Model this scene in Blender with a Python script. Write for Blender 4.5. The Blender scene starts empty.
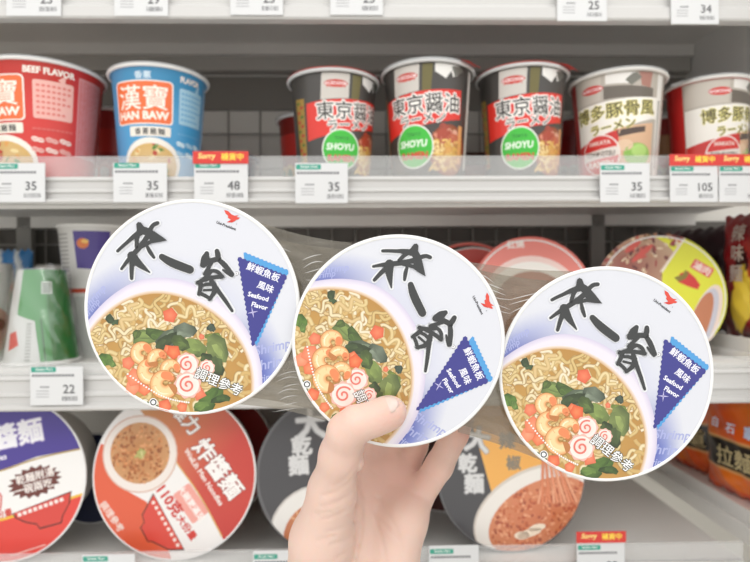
import bpy, bmesh, math, random
import numpy as np
from mathutils import Vector, Matrix
from mathutils.geometry import tessellate_polygon
R = math.radians
sc = bpy.context.scene
COL = sc.collection
random.seed(7)

# ---------------------------------------------------------------- camera
F = 560.0
CAM = Vector((0, 0, 1.35))
YAW, ROLL = R(1.3), R(0.38)
fw = Vector((math.sin(YAW), math.cos(YAW), 0))
r0 = Vector((math.cos(YAW), -math.sin(YAW), 0))
rt = r0 * math.cos(ROLL) - Vector((0, 0, 1)) * math.sin(ROLL)
up = Vector((0, 0, 1)) * math.cos(ROLL) + r0 * math.sin(ROLL)
cd = bpy.data.cameras.new('camera'); cam = bpy.data.objects.new('camera', cd); COL.objects.link(cam)
cd.sensor_width = 36; cd.lens = F / 750 * 36; cd.clip_start = 0.01; cd.clip_end = 50
cam.matrix_world = Matrix(((rt.x, up.x, -fw.x, CAM.x), (rt.y, up.y, -fw.y, CAM.y), (rt.z, up.z, -fw.z, CAM.z), (0, 0, 0, 1)))
cd.dof.use_dof = True; cd.dof.focus_distance = 0.308; cd.dof.aperture_fstop = 9.0
sc.camera = cam

# ---------------------------------------------------------------- light
w = bpy.data.worlds.new('store_light'); sc.world = w; w.use_nodes = True
wn = w.node_tree; bg = wn.nodes['Background']; tcn = wn.nodes.new('ShaderNodeTexCoord'); sx = wn.nodes.new('ShaderNodeSeparateXYZ'); cr = wn.nodes.new('ShaderNodeValToRGB')
mr = wn.nodes.new('ShaderNodeMapRange'); mr.inputs[1].default_value = -1; mr.inputs[2].default_value = 1
wn.links.new(tcn.outputs['Generated'], sx.inputs[0]); wn.links.new(sx.outputs[2], mr.inputs[0]); wn.links.new(mr.outputs[0], cr.inputs[0]); wn.links.new(cr.outputs[0], bg.inputs[0])
for p_, c_ in ((0, (.90, .885, .86, 1)), (.44, (.90, .885, .86, 1)), (.56, (.86, .85, .83, 1)), (.75, (1, .99, .97, 1)), (1, (1, .99, .97, 1))):
    e_ = cr.color_ramp.elements.new(p_) if p_ not in (0, 1) else cr.color_ramp.elements[0 if p_ == 0 else -1]; e_.color = c_
bg.inputs[1].default_value = 1.12
def area(name, loc, size, sy, power, target, col=(1, .98, .95)):
    l = bpy.data.lights.new(name, 'AREA'); l.shape = 'RECTANGLE'; l.size = size; l.size_y = sy; l.energy = power; l.color = col
    o = bpy.data.objects.new(name, l); COL.objects.link(o); o.location = loc
    o.rotation_euler = (Vector(target) - Vector(loc)).to_track_quat('-Z', 'Y').to_euler()
    return o
area('aisle_light_panel', (-0.5, -0.9, 2.75), 2.4, 0.5, 9, (0, 0.5, 1.3))
area('aisle_light_panel', (0.9, -0.2, 2.75), 0.5, 2.0, 5, (0.1, 0.6, 1.2))
sc.view_settings.view_transform = 'Standard'; sc.view_settings.look = 'None'
sc.view_settings.gamma = 1; sc.view_settings.exposure = 0.15; sc.view_settings.use_curve_mapping = False

# ---------------------------------------------------------------- helpers
def ray(px, py):
    return fw + rt * ((px - 375) / F) - up * ((py - 281) / F)
def P(px, py, Y):            # point where the sight line meets the plane y = Y
    d = ray(px, py); return CAM + d * (Y / d.y)
def PD(px, py, dep):         # point at a depth from the lens
    return CAM + ray(px, py) * dep
def lin(c):
    if isinstance(c, str):
        c = c.lstrip('#'); c = c if len(c) == 6 else ''.join(q * 2 for q in c); c = tuple(int(c[i:i+2], 16) / 255 for i in (0, 2, 4))
    return tuple(x / 12.92 if x <= .04045 else ((x + .055) / 1.055) ** 2.4 for x in c[:3])
def mixc(a, b, t):
    a = lin(a) if isinstance(a, str) else a; b = lin(b) if isinstance(b, str) else b
    return tuple(x + (y - x) * t for x, y in zip(a, b))
def L(c): return lin(c) if isinstance(c, str) else c

MATS = {}
def mat(name, color=None, rough=.5, metal=0, spec=.5, coat=0, coat_rough=.1, sss=0, bump=0, bscale=200, alpha=1, trans=0):
    if name in MATS: return MATS[name]
    m = bpy.data.materials.new(name); m.use_nodes = True; nt = m.node_tree; b = nt.nodes['Principled BSDF']
    if color is None:
        a = nt.nodes.new('ShaderNodeAttribute'); a.attribute_name = 'Col'; nt.links.new(a.outputs['Color'], b.inputs['Base Color'])
    else: b.inputs['Base Color'].default_value = (*L(color), 1)
    b.inputs['Roughness'].default_value = rough; b.inputs['Metallic'].default_value = metal
    b.inputs['Specular IOR Level'].default_value = spec
    b.inputs['Coat Weight'].default_value = coat; b.inputs['Coat Roughness'].default_value = coat_rough
    b.inputs['Alpha'].default_value = alpha; b.inputs['Transmission Weight'].default_value = trans
    if sss:
        b.inputs['Subsurface Weight'].default_value = sss; b.inputs['Subsurface Radius'].default_value = (.9, .35, .2)
        b.inputs['Subsurface Scale'].default_value = .006
    if bump:
        n = nt.nodes.new('ShaderNodeTexNoise'); n.inputs['Scale'].default_value = bscale; n.inputs['Detail'].default_value = 4
        tc = nt.nodes.new('ShaderNodeTexCoord'); nt.links.new(tc.outputs['Object'], n.inputs['Vector'])
        bp = nt.nodes.new('ShaderNodeBump'); bp.inputs['Strength'].default_value = bump; bp.inputs['Distance'].default_value = .001
        nt.links.new(n.outputs['Fac'], bp.inputs['Height']); nt.links.new(bp.outputs['Normal'], b.inputs['Normal'])
    MATS[name] = m; return m

class G:
    """collects one mesh with a colour per vertex"""
    def __init__(s): s.v = []; s.f = []; s.c = []; s.sm = []
    def add(s, vs, fs, c, smooth=False):
        o = len(s.v); s.v += [tuple(p) for p in vs]
        if isinstance(c, list): s.c += [L(x) for x in c]
        else: s.c += [L(c)] * len(vs)
        s.f += [tuple(i + o for i in f) for f in fs]; s.sm += [smooth] * len(fs)
    def box(s, a, b, c, bev=0):
        bm = bmesh.new(); bmesh.ops.create_cube(bm, size=1)
        for v in bm.verts: v.co = Vector([(a[i] + b[i]) / 2 + v.co[i] * (b[i] - a[i]) for i in range(3)])
        if bev: bmesh.ops.bevel(bm, geom=bm.edges[:], offset=bev, segments=2, affect='EDGES', profile=.6)
        bm.verts.index_update()
        s.add([v.co[:] for v in bm.verts], [[v.index for v in f.verts] for f in bm.faces], c); bm.free()
    def lathe(s, prof, n, c, smooth=True, ax=None):
        vs = []; fs = []; cs = []
        for k, (r, z) in enumerate(prof):
            for i in range(n):
                a = 2 * math.pi * i / n; vs.append((r * math.cos(a), r * math.sin(a), z)); cs.append(c[k] if isinstance(c, list) else c)
        for k in range(len(prof) - 1):
            for i in range(n):
                j = (i + 1) % n; fs.append((k * n + i, k * n + j, (k + 1) * n + j, (k + 1) * n + i))
        s.add(vs, fs, cs, smooth)
    def disc(s, r, z, n, c, flip=False):
        vs = [(r * math.cos(2 * math.pi * i / n), r * math.sin(2 * math.pi * i / n), z) for i in range(n)]
        s.add(vs, [tuple(range(n))[::-1] if flip else tuple(range(n))], c)
    def tube(s, pts, r, c, n=8):
        pts = [Vector(p) for p in pts]; vs = []; fs = []
        for k, p in enumerate(pts):
            d = (pts[min(k + 1, len(pts) - 1)] - pts[max(k - 1, 0)]).normalized()
            a = d.orthogonal().normalized() if abs(d.z) < .99 else Vector((1, 0, 0)); a = (a - d * a.dot(d)).normalized(); b = d.cross(a)
            rr = r[k] if isinstance(r, (list, tuple)) else r
            for i in range(n):
                t = 2 * math.pi * i / n; vs.append(p + a * math.cos(t) * rr + b * math.sin(t) * rr)
        for k in range(len(pts) - 1):
            for i in range(n):
                j = (i + 1) % n; fs.append((k * n + i, k * n + j, (k + 1) * n + j, (k + 1) * n + i))
        fs.append(tuple(range(n))[::-1]); fs.append(tuple((len(pts) - 1) * n + i for i in range(n)))
        s.add(vs, fs, c, True)
    def art(s, A, fn, dz=.00004):
        for vs, fs, cs, ly in A.items:
            s.add([fn(x, y, ly * dz) for x, y in vs], fs, [tuple(q) for q in cs])
    def build(s, name, m, parent=None, loc=None, mw=None):
        me = bpy.data.meshes.new(name); me.from_pydata(s.v, [], s.f)
        ca = me.color_attributes.new('Col', 'FLOAT_COLOR', 'POINT')
        ca.data.foreach_set('color', np.array([(*c, 1) for c in s.c], dtype=np.float32).ravel())
        me.polygons.foreach_set('use_smooth', s.sm); me.materials.append(m); me.update()
        o = bpy.data.objects.new(name, me); COL.objects.link(o)
        if parent: o.parent = parent
        if loc: o.location = loc
        if mw: o.matrix_world = mw
        return o
def tag(o, label=None, cat=None, group=None, kind=None):
    if label: o['label'] = label
    if cat: o['category'] = cat
    if group: o['group'] = group
    if kind: o['kind'] = kind
    return o
def empty(name, mw, label, cat, group=None):
    o = bpy.data.objects.new(name, None); COL.objects.link(o); o.empty_display_size = .02
    o.matrix_world = mw if isinstance(mw, Matrix) else Matrix.Translation(mw)
    return tag(o, label, cat, group)

# ---- flat printed artwork (layers of coloured shapes), pixel-like units, y down
def clip_convex(pts, cs, poly):
    """Sutherland-Hodgman, colours interpolated"""
    for i in range(len(poly)):
        ax, ay = poly[i]; bx, by = poly[(i + 1) % len(poly)]
        out = []; oc = []; n = len(pts)
        if not n: return [], []
        def side(p): return (bx - ax) * (p[1] - ay) - (by - ay) * (p[0] - ax)
        sd = [side(p) for p in pts]
        if min(sd) >= 0: continue
        if max(sd) < 0: return [], []
        for k in range(n):
            p, q, sp, sq = pts[k], pts[(k + 1) % n], sd[k], sd[(k + 1) % n]
            if sp >= 0: out.append(p); oc.append(cs[k])
            if (sp >= 0) != (sq >= 0):
                t = sp / (sp - sq); out.append((p[0] + (q[0] - p[0]) * t, p[1] + (q[1] - p[1]) * t))
                oc.append(tuple(a + (b - a) * t for a, b in zip(cs[k], cs[(k + 1) % n])))
        pts, cs = out, oc
    return pts, cs
def ccw(poly):
    a = sum(poly[i][0] * poly[(i + 1) % len(poly)][1] - poly[(i + 1) % len(poly)][0] * poly[i][1] for i in range(len(poly)))
    return poly if a > 0 else poly[::-1]
def chaikin(p, it=2, closed=True):
    for _ in range(it):
        q = []; n = len(p)
        rng = range(n) if closed else range(n - 1)
        if not closed: q.append(p[0])
        for i in rng:
            a, b = p[i], p[(i + 1) % n]
            q.append((a[0] * .75 + b[0] * .25, a[1] * .75 + b[1] * .25)); q.append((a[0] * .25 + b[0] * .75, a[1] * .25 + b[1] * .75))
        if not closed: q.append(p[-1])
        p = q
    return p
def ell(cx, cy, rx, ry, rot=0, n=32):
    c, s_ = math.cos(R(rot)), math.sin(R(rot))
    return [(cx + rx * math.cos(t) * c - ry * math.sin(t) * s_, cy + rx * math.cos(t) * s_ + ry * math.sin(t) * c) for t in (2 * math.pi * i / n for i in range(n))]
TEXT = {}
def glyphs(s, bold, shear, spacing):
    k = (s, bold, shear, spacing)
    if k in TEXT: return TEXT[k]
    cu = bpy.data.curves.new('t', 'FONT'); cu.body = s; cu.size = 1; cu.resolution_u = 2; cu.fill_mode = 'FRONT'
    cu.offset = bold; cu.shear = shear; cu.space_character = spacing
    o = bpy.data.objects.new('t', cu); COL.objects.link(o)
    dg = bpy.context.evaluated_depsgraph_get(); me = bpy.data.meshes.new_from_object(o.evaluated_get(dg))
    me.calc_loop_triangles()
    vs = [(v.co.x, v.co.y) for v in me.vertices]; fs = [tuple(t.vertices) for t in me.loop_triangles]
    COL.objects.unlink(o); bpy.data.objects.remove(o); bpy.data.curves.remove(cu); bpy.data.meshes.remove(me)
    if vs:
        xs = [v[0] for v in vs]; ys = [v[1] for v in vs]; cx = (min(xs) + max(xs)) / 2; cy = (min(ys) + max(ys)) / 2
        vs = [(x - cx, y - cy) for x, y in vs]
    TEXT[k] = (vs, fs); return vs, fs
class Art:
    def __init__(s, clip=None): s.items = []; s.clip = ccw(clip) if clip else None
    def raw(s, vs, fs, cs, ly, clip=None):
        cl = [c for c in (s.clip, ccw(clip) if clip else None) if c]
        if not cl: s.items.append((vs, fs, cs, ly)); return
        V = []; Fc = []; C = []
        for f in fs:
            p = [vs[i] for i in f]; c = [cs[i] for i in f]
            for q in cl:
                if p: p, c = clip_convex(p, c, q)
            if len(p) >= 3:
                o = len(V); V += p; C += c; Fc.append(tuple(range(o, o + len(p))))
        if V: s.items.append((V, Fc, C, ly))
    def poly(s, pts, c, ly, clip=None):
        t = tessellate_polygon([[Vector((x, y, 0)) for x, y in pts]])
        cs = [L(x) for x in c] if isinstance(c, list) else [L(c)] * len(pts)
        s.raw(list(pts), [tuple(q) for q in t], cs, ly, clip)
    def rad(s, cx, cy, pts, c0, c1, ly, clip=None):      # fan, colour from centre to edge
        n = len(pts); s.raw([(cx, cy)] + list(pts), [(0, i + 1, (i + 1) % n + 1) for i in range(n)], [L(c0)] + [L(c1)] * n, ly, clip)
    def strip(s, a, b, ca, cb, ly, closed=False, clip=None):
        n = len(a); m = n if closed else n - 1
        ca = [L(x) for x in ca] if isinstance(ca, list) else [L(ca)] * n
        cb = [L(x) for x in cb] if isinstance(cb, list) else [L(cb)] * n
        s.raw(list(a) + list(b), [(i, (i + 1) % n, n + (i + 1) % n, n + i) for i in range(m)], ca + cb, ly, clip)
    def stroke(s, pts, w, c, ly, edge=None, clip=None, cap=True, it=2, mid=.45):
        if not isinstance(w, (list, tuple)): w = [w] * len(pts)
        q = chaikin([(*p, ww) for p, ww in zip(pts, w)] if False else list(zip(pts, w)), 0) if False else None
        pp = [(p[0], p[1], ww) for p, ww in zip(pts, w)]
        for _ in range(it):
            z = [pp[0]]
            for i in range(len(pp) - 1):
                a, b = pp[i], pp[i + 1]
                z.append(tuple(a[k] * .75 + b[k] * .25 for k in range(3))); z.append(tuple(a[k] * .25 + b[k] * .75 for k in range(3)))
            z.append(pp[-1]); pp = z
        n = len(pp); rows = [[], [], [], []]
        for i in range(n):
            a, b = pp[max(i - 1, 0)], pp[min(i + 1, n - 1)]
            dx, dy = b[0] - a[0], b[1] - a[1]; l = math.hypot(dx, dy) or 1; nx, ny = -dy / l, dx / l; h = pp[i][2] / 2
            for r_, k in zip(rows, (-1, -mid, mid, 1)): r_.append((pp[i][0] + nx * h * k, pp[i][1] + ny * h * k))
        if edge is None: s.strip(rows[0], rows[3], c, c, ly, clip=clip)
        else:
            s.strip(rows[0], rows[1], edge, c, ly, clip=clip); s.strip(rows[1], rows[2], c, c, ly, clip=clip); s.strip(rows[2], rows[3], c, edge, ly, clip=clip)
        if cap and edge is None:
            for e in (pp[0], pp[-1]): s.poly(ell(e[0], e[1], e[2] / 2, e[2] / 2, 0, 10), c, ly + .02, clip)
    def text(s, t, x, y, size, c, ly, rot=0, bold=0.0, shear=0, spacing=1, sx=1, clip=None):
        vs, fs = glyphs(t, 0, shear, spacing); co, si = math.cos(R(rot)), math.sin(R(rot))
        n = 0 if bold < .008 else (4 if bold < .03 else 8)
        for k in range(max(n, 1)):
            dx, dy = (bold * math.cos(6.2832 * k / n + .4), bold * math.sin(6.2832 * k / n + .4)) if n else (0, 0)
            out = [(x + size * ((a * sx + dx) * co + (b + dy) * si), y + size * ((a * sx + dx) * si - (b + dy) * co)) for a, b in vs]
            s.raw(out, fs, [L(c)] * len(out), ly + k * .03, clip)
    def otext(s, t, x, y, size, c, oc, ly, rot=0, ow=.05, bold=0.01, **k):
        s.text(t, x, y, size, oc, ly, rot, bold=ow, **k); s.text(t, x, y, size, c, ly + 1, rot, bold=bold, **k)
    def rrect(s, x0, y0, x1, y1, r, c, ly, rot=0, clip=None):
        cx, cy = (x0 + x1) / 2, (y0 + y1) / 2; pts = []
        for (qx, qy, a0) in ((x1 - r, y1 - r, 0), (x0 + r, y1 - r, 90), (x0 + r, y0 + r, 180), (x1 - r, y0 + r, 270)):
            for k in range(4): a = R(a0 + 30 * k); pts.append((qx + r * math.cos(a), qy + r * math.sin(a)))
        co, si = math.cos(R(rot)), math.sin(R(rot))
        s.poly([(cx + (x - cx) * co - (y - cy) * si, cy + (x - cx) * si + (y - cy) * co) for x, y in pts], c, ly, clip)
def strips(A, step):
    """cut the artwork into narrow upright strips so it can follow a curved wall"""
    B = Art()
    for vs, fs, cs, ly in A.items:
        V = []; C = []; Fc = []
        for f in fs:
            xs = [vs[i][0] for i in f]; ys = [vs[i][1] for i in f]
            k0, k1 = math.floor(min(xs) / step), math.floor(max(xs) / step)
            for k in range(k0, k1 + 1):
                p, c = [vs[i] for i in f], [cs[i] for i in f]
                if k1 > k0: p, c = clip_convex(p, c, [(k * step, -1e4), ((k + 1) * step, -1e4), ((k + 1) * step, 1e4), (k * step, 1e4)])
                if len(p) >= 3: o = len(V); V += p; C += c; Fc.append(tuple(range(o, o + len(p))))
        if V: B.items.append((V, Fc, C, ly))
    return B

white_metal = mat('white_painted_metal', '#cfcecc', .38, bump=.02, bscale=60)
cream = mat('shelf_paint', '#e6e4e0', .42)
grey_wall = mat('grey_back_panel', '#e0ddd6', .6, bump=.03, bscale=30)
dark_wall = mat('dark_metal_panel', '#5c5853', .6)
printed = mat('printed_gloss', None, .34, coat=.35, coat_rough=.18)
printed_soft = mat('printed_card', None, .55)
foil = mat('crinkled_bag_film', None, .28, coat=.5, bump=.5, bscale=70)
bodym = mat('moulded_cup_body', None, .4)
acr = bpy.data.materials.new('clear_plastic_guard'); acr.use_nodes = True
nt = acr.node_tree; nt.nodes.remove(nt.nodes['Principled BSDF']); out = nt.nodes['Material Output']
tr = nt.nodes.new('ShaderNodeBsdfTransparent'); df = nt.nodes.new('ShaderNodeBsdfPrincipled'); mx = nt.nodes.new('ShaderNodeMixShader')
df.inputs['Base Color'].default_value = (.86, .87, .87, 1); df.inputs['Roughness'].default_value = .15
mx.inputs[0].default_value = .24; nt.links.new(tr.outputs[0], mx.inputs[1]); nt.links.new(df.outputs[0], mx.inputs[2]); nt.links.new(mx.outputs[0], out.inputs[0])

# ---------------------------------------------------------------- the setting
YF, YB = 0.60, 0.87
CZ = CAM.z
XL, XR = -0.75, P(685, 150, YB).x + .0
def structure(name, a, b, m, kind='structure'):
    g = G(); g.box(a, b, '#ffffff'); o = g.build(name, m); o['kind'] = kind; return o
structure('wall_back', (XL - .1, YB, 0), (1.1, YB + .02, 2.3), grey_wall)
structure('wall_lining', (XL, YB - .004, CZ - .085), (1.0, YB - .0005, CZ + .09), dark_wall)
structure('wall_lining', (XL, YB - .003, CZ + .264), (XR - .001, YB - .0005, CZ + .316), mat('recess_grey', '#85817b', .6))
structure('wall_left', (XL - .12, .4, 0), (XL, YB, 2.3), grey_wall)
structure('wall_right', (XR, .42, CZ + .112), (XR + .02, YB, 2.3), mat('side_panel_white', '#f4f3f0', .5))
structure('wall_side_bay', (1.0, -.2, 0), (1.02, YB, CZ + .11), dark_wall)
fl = structure('floor', (-3, -3, -.02), (3, YB + .02, 0), mat('floor_tile', '#e6e3dc', .35))

# ---------------------------------------------------------------- shelves
zs0 = CZ + (281 - 22) * YF / F            # lower edge of the top rail
def shelf(label, ztop, rail0, rail1, guard, xr=None, yb=YB, dark=False):
    xr = xr or XR - .002
    e = empty('store_shelf', (0, YF, ztop), label, 'shelf', 'store shelves')
    g = G(); g.box((XL + .002, YF + .006 - YF, -.010), (xr, yb - .002 - YF, 0), '#fff', .001)
    # front down-turned lip and cross ribs under the plate
    g.box((XL + .002, .008, -.028), (xr, .011, -.010), '#fff'); g.box((XL + .002, yb - YF - .03, -.026), (xr, yb - YF - .004, -.010), '#fff')
    g.build('shelf_plate', cream, e)
    # price rail: ribbed profile extruded along x
    h = rail1 - rail0; prof = [(0.004, rail1), (-.002, rail1 - .0005), (-.0035, rail1 - .004), (-.001, rail1 - .006), (-.001, rail1 - h * .45),
        (-.004, rail1 - h * .5), (-.0045, rail1 - h * .58), (-.002, rail1 - h * .62), (-.002, rail0 + h * .2), (-.007, rail0 + h * .14), (-.0075, rail0 + .002), (-.006, rail0), (.005, rail0), (.005, rail1 - .001)]
    g = G(); n = len(prof); vs = []
    for x in (XL + .002, xr):
        vs += [(x, y, z - ztop) for y, z in prof]
    fs = [(i, i + n, (i + 1) % n + n, (i + 1) % n) for i in range(n)] + [tuple(range(n)), tuple(range(2 * n - 1, n - 1, -1))]
    g.add(vs, fs, '#fff'); g.build('price_rail', white_metal, e)
    if guard:
        g = G(); g.box((XL + .002, -.0005, rail1 - ztop), (xr, .0012, guard - ztop), '#fff', .0003)
        g.box((XL + .002, -.001, guard - ztop), (xr, .0017, guard - ztop + .0012), '#fff'); tag(g.build('clear_guard', acr, loc=(0, YF, ztop)), 'clear plastic guard strip along the front of the ' + label.split(' ')[0] + ' ' + label.split(' ')[1] + ' shelf', 'shelf guard', 'clear guards')
    return e
Z0 = CZ + .300; Z1 = CZ + .108; Z2 = CZ - .092; Z3 = CZ - .306
shelf('top shelf of the unit, cut by the upper edge of the photo', Z0 + .066, zs0, zs0 + .092, None)
shelf('upper middle shelf holding the row of paper cup noodles', Z1, CZ + (281 - 203) * YF / F, CZ + (281 - 176) * YF / F, CZ + (281 - 157) * YF / F)
shelf('middle level shelf behind the three held bowls, with the 22 price tag', Z2, CZ - (406 - 281) * YF / F, CZ - (372 - 281) * YF / F, CZ - (361 - 281) * YF / F, xr=.432)
shelf('lowest visible shelf carrying large round bowls stood on edge', Z3, CZ - .36, CZ - .306, CZ - .287, xr=.412)
# perpendicular unit on the right
SX = .445
for nm, z, lab in (('side_shelf', CZ - .270, 'lower shelf of the side unit under the orange bags'), ('side_shelf', CZ - .072, 'upper shelf of the side unit under the dark red bags')):
    g = G(); g.box((SX, .30, -.006), (.99, YB - .002, 0), '#fff', .001); g.box((SX - .004, .30, -.026), (SX, YB - .002, .004), '#fff', .0015); g.box((SX - .012, .30, -.032), (SX - .004, YB - .002, -.012), '#fff', .002)
    tag(g.build(nm, cream, loc=(0, 0, z)), lab, 'shelf', 'side unit shelves')
# wire grid at the back of the bays
def wire_grid(z0, z1, x0, x1, step, label, xb=.048):
    e = empty('wire_grid', (x0, YB - .0125, z0), label, 'grid', 'wire back grids')
    g = G(); x = 0
    while x <= x1 - x0: g.tube([(x, 0, 0), (x, 0, z1 - z0)], .0014, '#fff', 6); x += xb
    g.build('upright_wires', mat('zinc_wire', '#9b9893', .45), e)
    g = G(); z = 0
    while z <= z1 - z0 + .001: g.tube([(0, -.003, z), (x1 - x0, -.003, z)], .0014, '#fff', 6); z += step
    g.build('cross_wires', MATS['zinc_wire'], e)
wire_grid(Z1 + .012, CZ + .262, XL + .02, XR - .02, .052, 'pale wire grid behind the upper cups')
wire_grid(Z2 + .014, CZ + .085, XL + .02, XR - .02, .034, 'wire grid behind the middle shelf goods', .036)
for px, lab in ((28, 'slotted steel upright at the left behind the middle shelf'), (596, 'slotted steel upright at the back right of centre')):
    g = G(); g.box((-.011, -.012, 0), (.011, 0, .20), '#fff', .001)
    for k in range(7): g.box((-.002, -.0125, .02 + .024 * k), (.002, -.0119, .032 + .024 * k), '#222')
    tag(g.build('shelf_upright', mat('grey_upright', '#8d8b87', .5), loc=(P(px, 300, YB - .02).x, YB - .018, Z2 + .003)), lab, 'upright')
g = G(); g.box((XL + .01, -.02, 0), (XR - .002, 0, .03), '#fff', .002)
tag(g.build('back_beam', mat('beam_grey', '#b5b2ac', .5), loc=(0, YB - .001, CZ + .319)), 'grey beam along the back wall under the top shelf', 'beam')

# ---------------------------------------------------------------- price tags
def price_tag(x0, x1, ytop, ybot, num, label, sorry=False, Y=YF - .0095, hide_head=False, grp='shelf price tags'):
    a, b = P(x0, ytop, Y), P(x1, ybot, Y); wd, ht = b.x - a.x, a.z - b.z
    if wd <= 0: return
    s = wd / 53.0; A = Art()
    hh = ht / s
    A.rrect(1, 0, 26, 5.2, 1, '#39a08a', 1); A.text('Simple Mart', 14, 2.6, 3.6, '#ffffff', 2, bold=.01)
    for k in range(13): A.rrect(2 + k * 3.3, 7.4, 4.6 + k * 3.3, 9.9, .3, '#77777b', 1)
    for k in range(4): A.rrect(10 + k * 2.4, 19.5, 12 + k * 2.4, 21.2, .3, '#8a8a8e', 1)
    for r_ in range(3): A.rrect(6, 24 + r_ * 3, 19, 24.8 + r_ * 3, .2, '#a5a5a8', 1)
    A.text(num, 39, 22.5, 12.5, '#4a4a4e', 1, bold=.015)
    x = 32.0
    while x < 48: 
        A.rrect(x, 30, x + .7, 34.5, .05, '#55555a', 1); x += random.choice((1.2, 1.6, 2.1))
    if ht / s < 36: A.items = [([(p[0], p[1] - 0) for p in v], f, c, l) for v, f, c, l in A.items]
    root = empty('price_tag', Vector((a.x, Y, b.z)), label, 'price tag', grp) if sorry else None
    g = G(); g.box((0, 0, 0), (wd, .0012, ht), '#dedfe0', .0003)
    Hh = 39.0 * s   # artwork hangs from the card's lower edge
    g.art(A, lambda x, y, o: (x * s, -.00002 - o, Hh - y * s) )
    m = g.build('card' if sorry else 'price_tag', printed_soft, root, loc=None if sorry else Vector((a.x, Y, b.z)))
    if sorry:
        g = G(); z = ht; g.box((-.001, -.0012, z - .002), (wd + .001, -.0002, z + 10.5 * s), '#d8352c', .0004)
        B = Art(); B.text('Sorry', 13, 5.2, 7.5, '#ffe98c', 1, bold=.03, shear=.15); B.text('補貨中', 38, 5.2, 7.6, '#ffe14d', 1, bold=.025)
        g.art(B, lambda x, y, o: (x * s, -.00125 - o, z + (10.2 - y) * s)); g.build('restock_flag', printed, root)
    else: tag(m, label, 'price tag', grp)
for x0, x1, yb_, n, l in ((6, 61, 16, '25', 'white price tag reading 25 at the left end of the top shelf'), (114, 168, 16, '29', 'white price tag on the top rail above the blue cup'),
        (230, 283, 15, '25', 'white price tag on the top rail over the bare shelf'), (330, 383, 15, '25', 'white price tag on the top rail above the two leftmost black cups'),
        (557, 607, 21, '25', 'white price tag reading 25 on the top rail, just left of the 34 tag'), (671, 719, 24, '34', 'white price tag reading 34 on the top rail')):
    price_tag(x0, x1, yb_ - 39, yb_, n, l)
price_tag(-8, 45, 163, 202, '35', 'price tag reading 35 under the red cup at the left edge')
price_tag(113, 167, 163, 202, '35', 'price tag reading 35 under the blue cup')
price_tag(194, 248, 162, 202, '48', 'price tag reading 48 with a red and yellow flag on top', True)
price_tag(295, 348, 163, 203, '35', 'price tag reading 35 under the leftmost black cup')
price_tag(600, 650, 163, 202, '35', 'price tag reading 35 under the white and red cup with gold writing')
price_tag(670, 718, 164, 202, '105', 'price tag reading 105 with a red and yellow flag', True)
price_tag(719, 767, 164, 202, '1', 'price tag with a red and yellow flag cut by the right edge of the photo', True)
price_tag(30, 83, 367, 405, '22', 'price tag reading 22 on the middle shelf')
price_tag(82, 135, 555, 594, '', 'price tag below the red and white bowl on the lowest shelf')
price_tag(253, 303, 551, 590, '', 'price tag below the first grey bowl beside the wrist')
price_tag(429, 479, 546, 585, '', 'price tag below the grey and orange bowl')
price_tag(577, 625, 541, 580, '39', 'price tag with a red and yellow flag on the lowest shelf', True)

# ---------------------------------------------------------------- upright paper cups
CUPH = .121
def cup(px, Rpx, Y, ztop, zbot, label, art_fn, base, turn=0, group='paper noodle cups on the upper middle shelf', lidc='#d9dbdc', tab=None, rim='#f2f1ef', taper=.74, art=True, bodyname='cup_body'):
    d = Y; c = P(px, 150, Y); Rt = Rpx * Y / F; Rb = Rt * taper; H = ztop - zbot
    e = empty('noodle_cup', Matrix.Translation((c.x, Y, zbot)) @ Matrix.Rotation(R(turn), 4, 'Z'), label, 'cup noodles', group)
    g = G(); rr = lambda z: Rb + (Rt - .0052 - Rb) * (z / H)
    g.lathe([(0, .004), (Rb * .9, .004), (Rb * .93, 0), (Rb, 0), (Rb + .0006, .003)], 72, rim)
    g.lathe([(rr(.003), .003), (rr(H * .3), H * .3), (rr(H * .6), H * .6), (rr(H - .002), H - .002), (Rt - .002, H - .0012)], 72, base)
    if art_fn and art:
        A = Art([(-80, 2), (80, 2), (80, 118), (-80, 118)]); art_fn(A); A = strips(A, 3.5); k = H / 119.0
        A.items = [([(x, y - 7.5 if y > 9.5 else y * .21) for x, y in v], f, c, l) for v, f, c, l in A.items]
        Rm = 44.0
        g.art(A, lambda x, y, o: ((rr(H - y * k) + .0001 + o) * math.sin(x / Rm), -(rr(H - y * k) + .0001 + o) * math.cos(x / Rm), H - y * k - .002))
    g.build(bodyname, printed, e)
    g = G(); r = .0022; g.lathe([(Rt - .0025 + r * math.cos(a), H + r * math.sin(a)) for a in [math.pi * 2 * i / 10 for i in range(11)]], 72, rim)
    g.build('rim', bodym, e)
    g = G(); g.lathe([(0, H + .0012), (Rt - .004, H + .0014), (Rt - .0005, H + .0026), (Rt, H + .0016)], 72, lidc)
    if tab:
        a = R(tab[0]); da = .16; n = 7; o_ = []; i_ = []
        for k in range(n):
            t = a + da * (k / (n - 1) * 2 - 1) * 1.6; q = math.cos((k / (n - 1) * 2 - 1) * math.pi / 2)
            i_.append((Rt * math.sin(t), -Rt * math.cos(t), H + .0024)); o_.append(((Rt + .001 + .013 * q) * math.sin(t), -(Rt + .012 * q) * math.cos(t), H + .0024 - .009 * q * q))
        tg = G(); tg.add(i_ + o_, [(k, k + 1, n + k + 1, n + k) for k in range(n - 1)], tab[1], True)
        tg.add([(x, y, z + .0004) for x, y, z in i_ + o_], [(k, k + 1, n + k + 1, n + k) for k in range(n - 1)], tab[1], True)
    fl_ = g.build('foil_lid', printed, e)
    if tab: tg.build('lid_tab', printed, fl_)
    return e
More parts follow.
